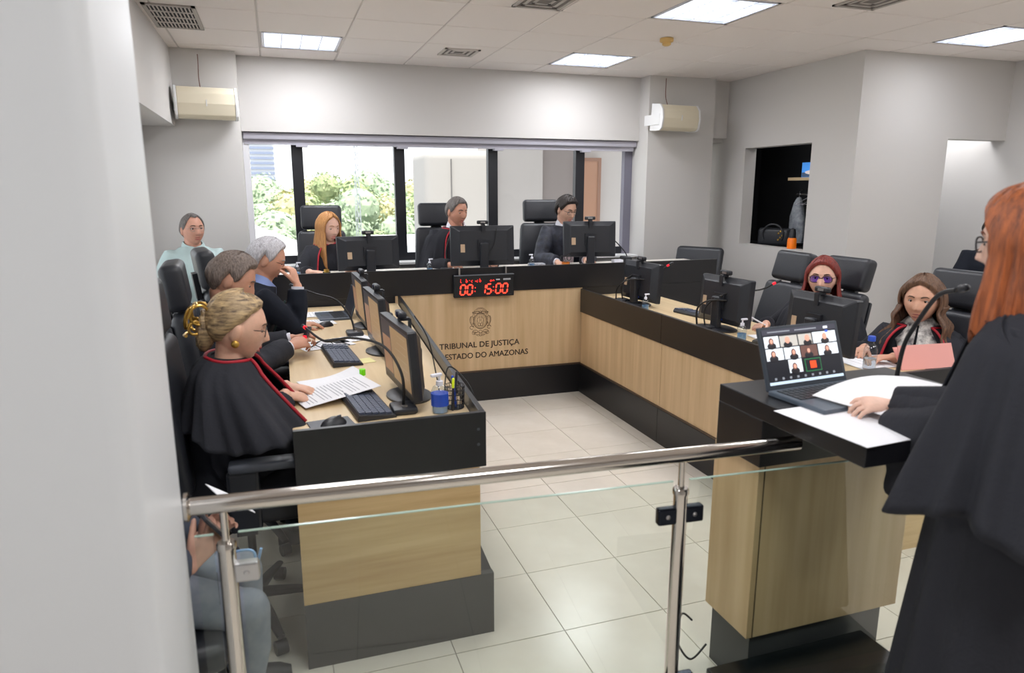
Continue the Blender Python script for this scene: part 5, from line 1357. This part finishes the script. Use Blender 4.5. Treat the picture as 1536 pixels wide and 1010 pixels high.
M().tube([(0, -.05, -.02), (0, .07, .045)], .005, 8).build('barrel', SHIRT, pw, smooth=True); M().tube([(0, .07, .045), (0, .085, .053)], .0052, 8, round_ends=True).build('cap', SHIRT, pw, smooth=True)

# 9. brown-haired woman
I = person('woman with wavy brown hair and patterned scarf at the right bench near the podium', (3.29, 2.82, 1.15), 126, lean=0, yaw=8, pitch=4, hs=1.08, fem=True, skin=(218, 166, 140), gaze='ahead', lips=(168, 100, 92), brow=(90, 66, 52), voxel=.0045,
    hands=[dict(p=(3.03, 2.92, .885), d=(-.9, -.5, -.05), n=(0, 0, 1), curl=14), dict(p=(3.0, 2.70, .885), d=(-.8, .1, 0), n=(0, 0, 1), curl=16)], legm=ROBE)
hair_cap(I['T'], True, ([0, 10, 30, 48, 62, 78, 92, 110, 180], [50, 48, 42, 32, 20, 6, -6, -20, -30]), .022, BROWNH, I['root'], seed=21, noise_amp=.006)
curtain(I['T'], True, 74, .22, BROWNH, I['root'], th=.026, flare=.05, front=.05, seed=13, taper=.0, amp=.014, wave=.012)
cape(I, drop=.38, flare=.08, gap=34, seed=11, amp=.018, cord=True)
sc_ = M()
for s in (-1, 1):
    G_ = np.zeros((6, 12, 3))
    for i in range(12):
        a = R(90 - s * (4 + 150 * i / 11))
        for j in range(6):
            rr = .058 + .012 * j; G_[j, i] = I['S'](math.cos(a) * rr, math.sin(a) * rr * (1.0 + .18 * j * max(0, math.sin(a))) + .006, .545 - .012 * j - .055 * j / 5 * max(0, math.sin(a)) * 2.2)
    sc_.grid(G_)
o = sc_.build('scarf', mat('scarf_print', (214, 210, 204), .8, col2=(70, 66, 70), nscale=28), I['root'], smooth=True); so = o.modifiers.new('solid', 'SOLIDIFY'); so.thickness = .004

# 10. standing speaker
def standing():
    I = person('standing red-haired woman in long black robe speaking at the podium', (1.668, 1.160, 1.610), 37, lean=3, yaw=18, pitch=6, fem=True, skin=(232, 190, 170), voxel=.0034, floor_z=.17, legs=False, gaze='down', cord=None,
        hands=[dict(p=(1.86, 1.42, 1.13), d=(-.2, .9, 0), n=(.3, 0, 1), curl=30), dict(p=(1.665, 1.455, 1.128), d=(-.75, .40, .02), n=(-.05, -.35, 1), curl=30, hint=(-.55, -.5, -.8), thumb=38, spread=8)],
        glasses=(SPEC, LENS, 1.0, .0022), lips=(188, 104, 100), brow=(120, 60, 40), shirt=mat('cuff_grey', (196, 194, 206), .8))
    S = I['S']; r = I['root']
    th = np.arange(72) * 2 * PI / 72; rg = []
    for k in range(26):
        s = k / 25; z = I['hip'][2] + .30 - (I['hip'][2] + .28) * s
        w = .185 + .11 * s ** .9; d = .145 + .11 * s ** .9; amp = .018 * s
        rg.append(np.array([(math.cos(a) * (w + amp * math.sin(9 * a + 1.5 * math.sin(3 * a))), -.01 + .02 * (1 - s) + math.sin(a) * (d + amp * math.sin(9 * a + 1.5 * math.sin(3 * a) + .6)), z) for a in th]))
    M().loft(rg).build('robe_skirt', ROBE, r, smooth=True)
    cape(I, drop=.47, flare=.085, fwd=.05, gap=34, amp=.034, nf=7, seed=2, top=.50, side=.03)
    bell(I, 1, top=.085, hem=.135, drop=.20, to=.88, amp=.012, nf=7, seed=1); bell(I, 0, top=.08, hem=.15, drop=.18, to=.5, amp=.014, nf=8, seed=3)
    G = np.zeros((8, 40, 3))
    for i in range(8):
        for j in range(40):
            a = R(40) + (2 * PI - R(80)) * j / 39; q = i / 7
            G[i, j] = S(-math.sin(a) * (.062 + .085 * q), math.cos(a) * (.058 + .075 * q), .535 - .065 * q - .02 * math.sin(PI * q) + .0)
    o = M().grid(G).build('stand_collar', ROBE, r, smooth=True); so = o.modifiers.new('solid', 'SOLIDIFY'); so.thickness = .008
    hair_cap(I['T'], True, ([0, 15, 35, 52, 66, 80, 95, 110, 180], [44, 42, 34, 20, 2, -10, -16, -22, -30]), .024, GINGER, r, seed=31, noise_amp=.004)
    curtain(I['T'], True, 68, .20, GINGER, r, th=.026, flare=.022, front=.03, seed=17, taper=.01, amp=.008)
    for sd in (1, -1):
        s_ = M().loft([np.array([(sd * .09 + math.cos(a) * w_, .02 + y_, .004 + max(0, math.sin(a)) * h_) for a in th[::3]]) for y_, w_, h_ in ((-.02, .02, .05), (0, .036, .085), (.06, .040, .08), (.14, .044, .055), (.20, .038, .04), (.235, .016, .025))])
        s_.build('shoe', LEATH, r, smooth=True)
standing()

# 11. man in jeans behind the glass
JEANS = mat('jeans', (142, 148, 158), .9, col2=(122, 130, 144), nscale=20)
I = person('person in grey-blue jeans holding a phone, half hidden behind the entrance wall', (-.50, 2.20, 1.20), -84, lean=4, skin=(222, 172, 150), wear=mat('shirt_dark', (60, 66, 78), .85), legm=JEANS, knee_z=.46,
    hands=[dict(p=(-.30, 2.05, .66), d=(.6, .25, .6), n=(.4, -.8, -.1), curl=30), dict(p=(-.28, 2.20, .66), d=(.5, -.1, .5), n=(.2, .8, .2), curl=30)])
hair_cap(I['T'], False, SHORT, .02, DARKH, I['root'], seed=41)
r_ = make_chair('black chair under the person in jeans behind the entrance wall', lift=-.06, recl=8, arms=False); r_.location = (-.48, 2.18, 0); r_.rotation_euler = (0, 0, R(-84)); del r_['group']
phn = empty('phone', (-.215, 2.07, .75), -70, 'dark phone held up by the person in jeans', 'phone')
M().rbox(-.037, .037, -.005, .005, -.075, .075, .004, 2, T=TR((0, 0, 0), 35)).build('phone_body', PLAST, phn); M().box(-.033, .033, .0051, .0056, -.068, .068, T=TR((0, 0, 0), 35)).build('glass_back', SILVER, phn)
wp = empty('paper_sheet', (-.17, 2.16, .80), -60, 'white sheet held up by the person in jeans', 'paper')
M().box(-.05, .05, -.001, .001, -.05, .09, T=TR((0, 0, 0), 50, 10)).build('sheet', PAPER, wp)
cable('pale blue charging cable hanging behind the left rail post', [(-.20, 2.06, .68), (-.13, 2.02, .70), (-.12, 2.03, .66), (-.15, 2.05, .60), (-.12, 2.04, .63), (-.10, 2.02, .70)], .004, m=mat('cable_blue', (150, 190, 235), .5))

# 12. dark-jacketed person far right
I = person('dark-jacketed person seated in the corridor behind the standing speaker', (5.47, 4.10, 1.40), 120, lean=4, skin=(196, 146, 122), wear=SUIT, gaze='ahead', shirt=SHIRT)
hair_cap(I['T'], False, SHORT, .022, DARKH, I['root'], seed=51)
r_ = make_chair('black chair under the dark-jacketed person in the corridor', lift=.13, recl=8, arms=False, low=True); r_.location = (5.56, 4.15, 0); r_.rotation_euler = (0, 0, R(120)); r_.scale = (1, 1, .82); del r_['group']
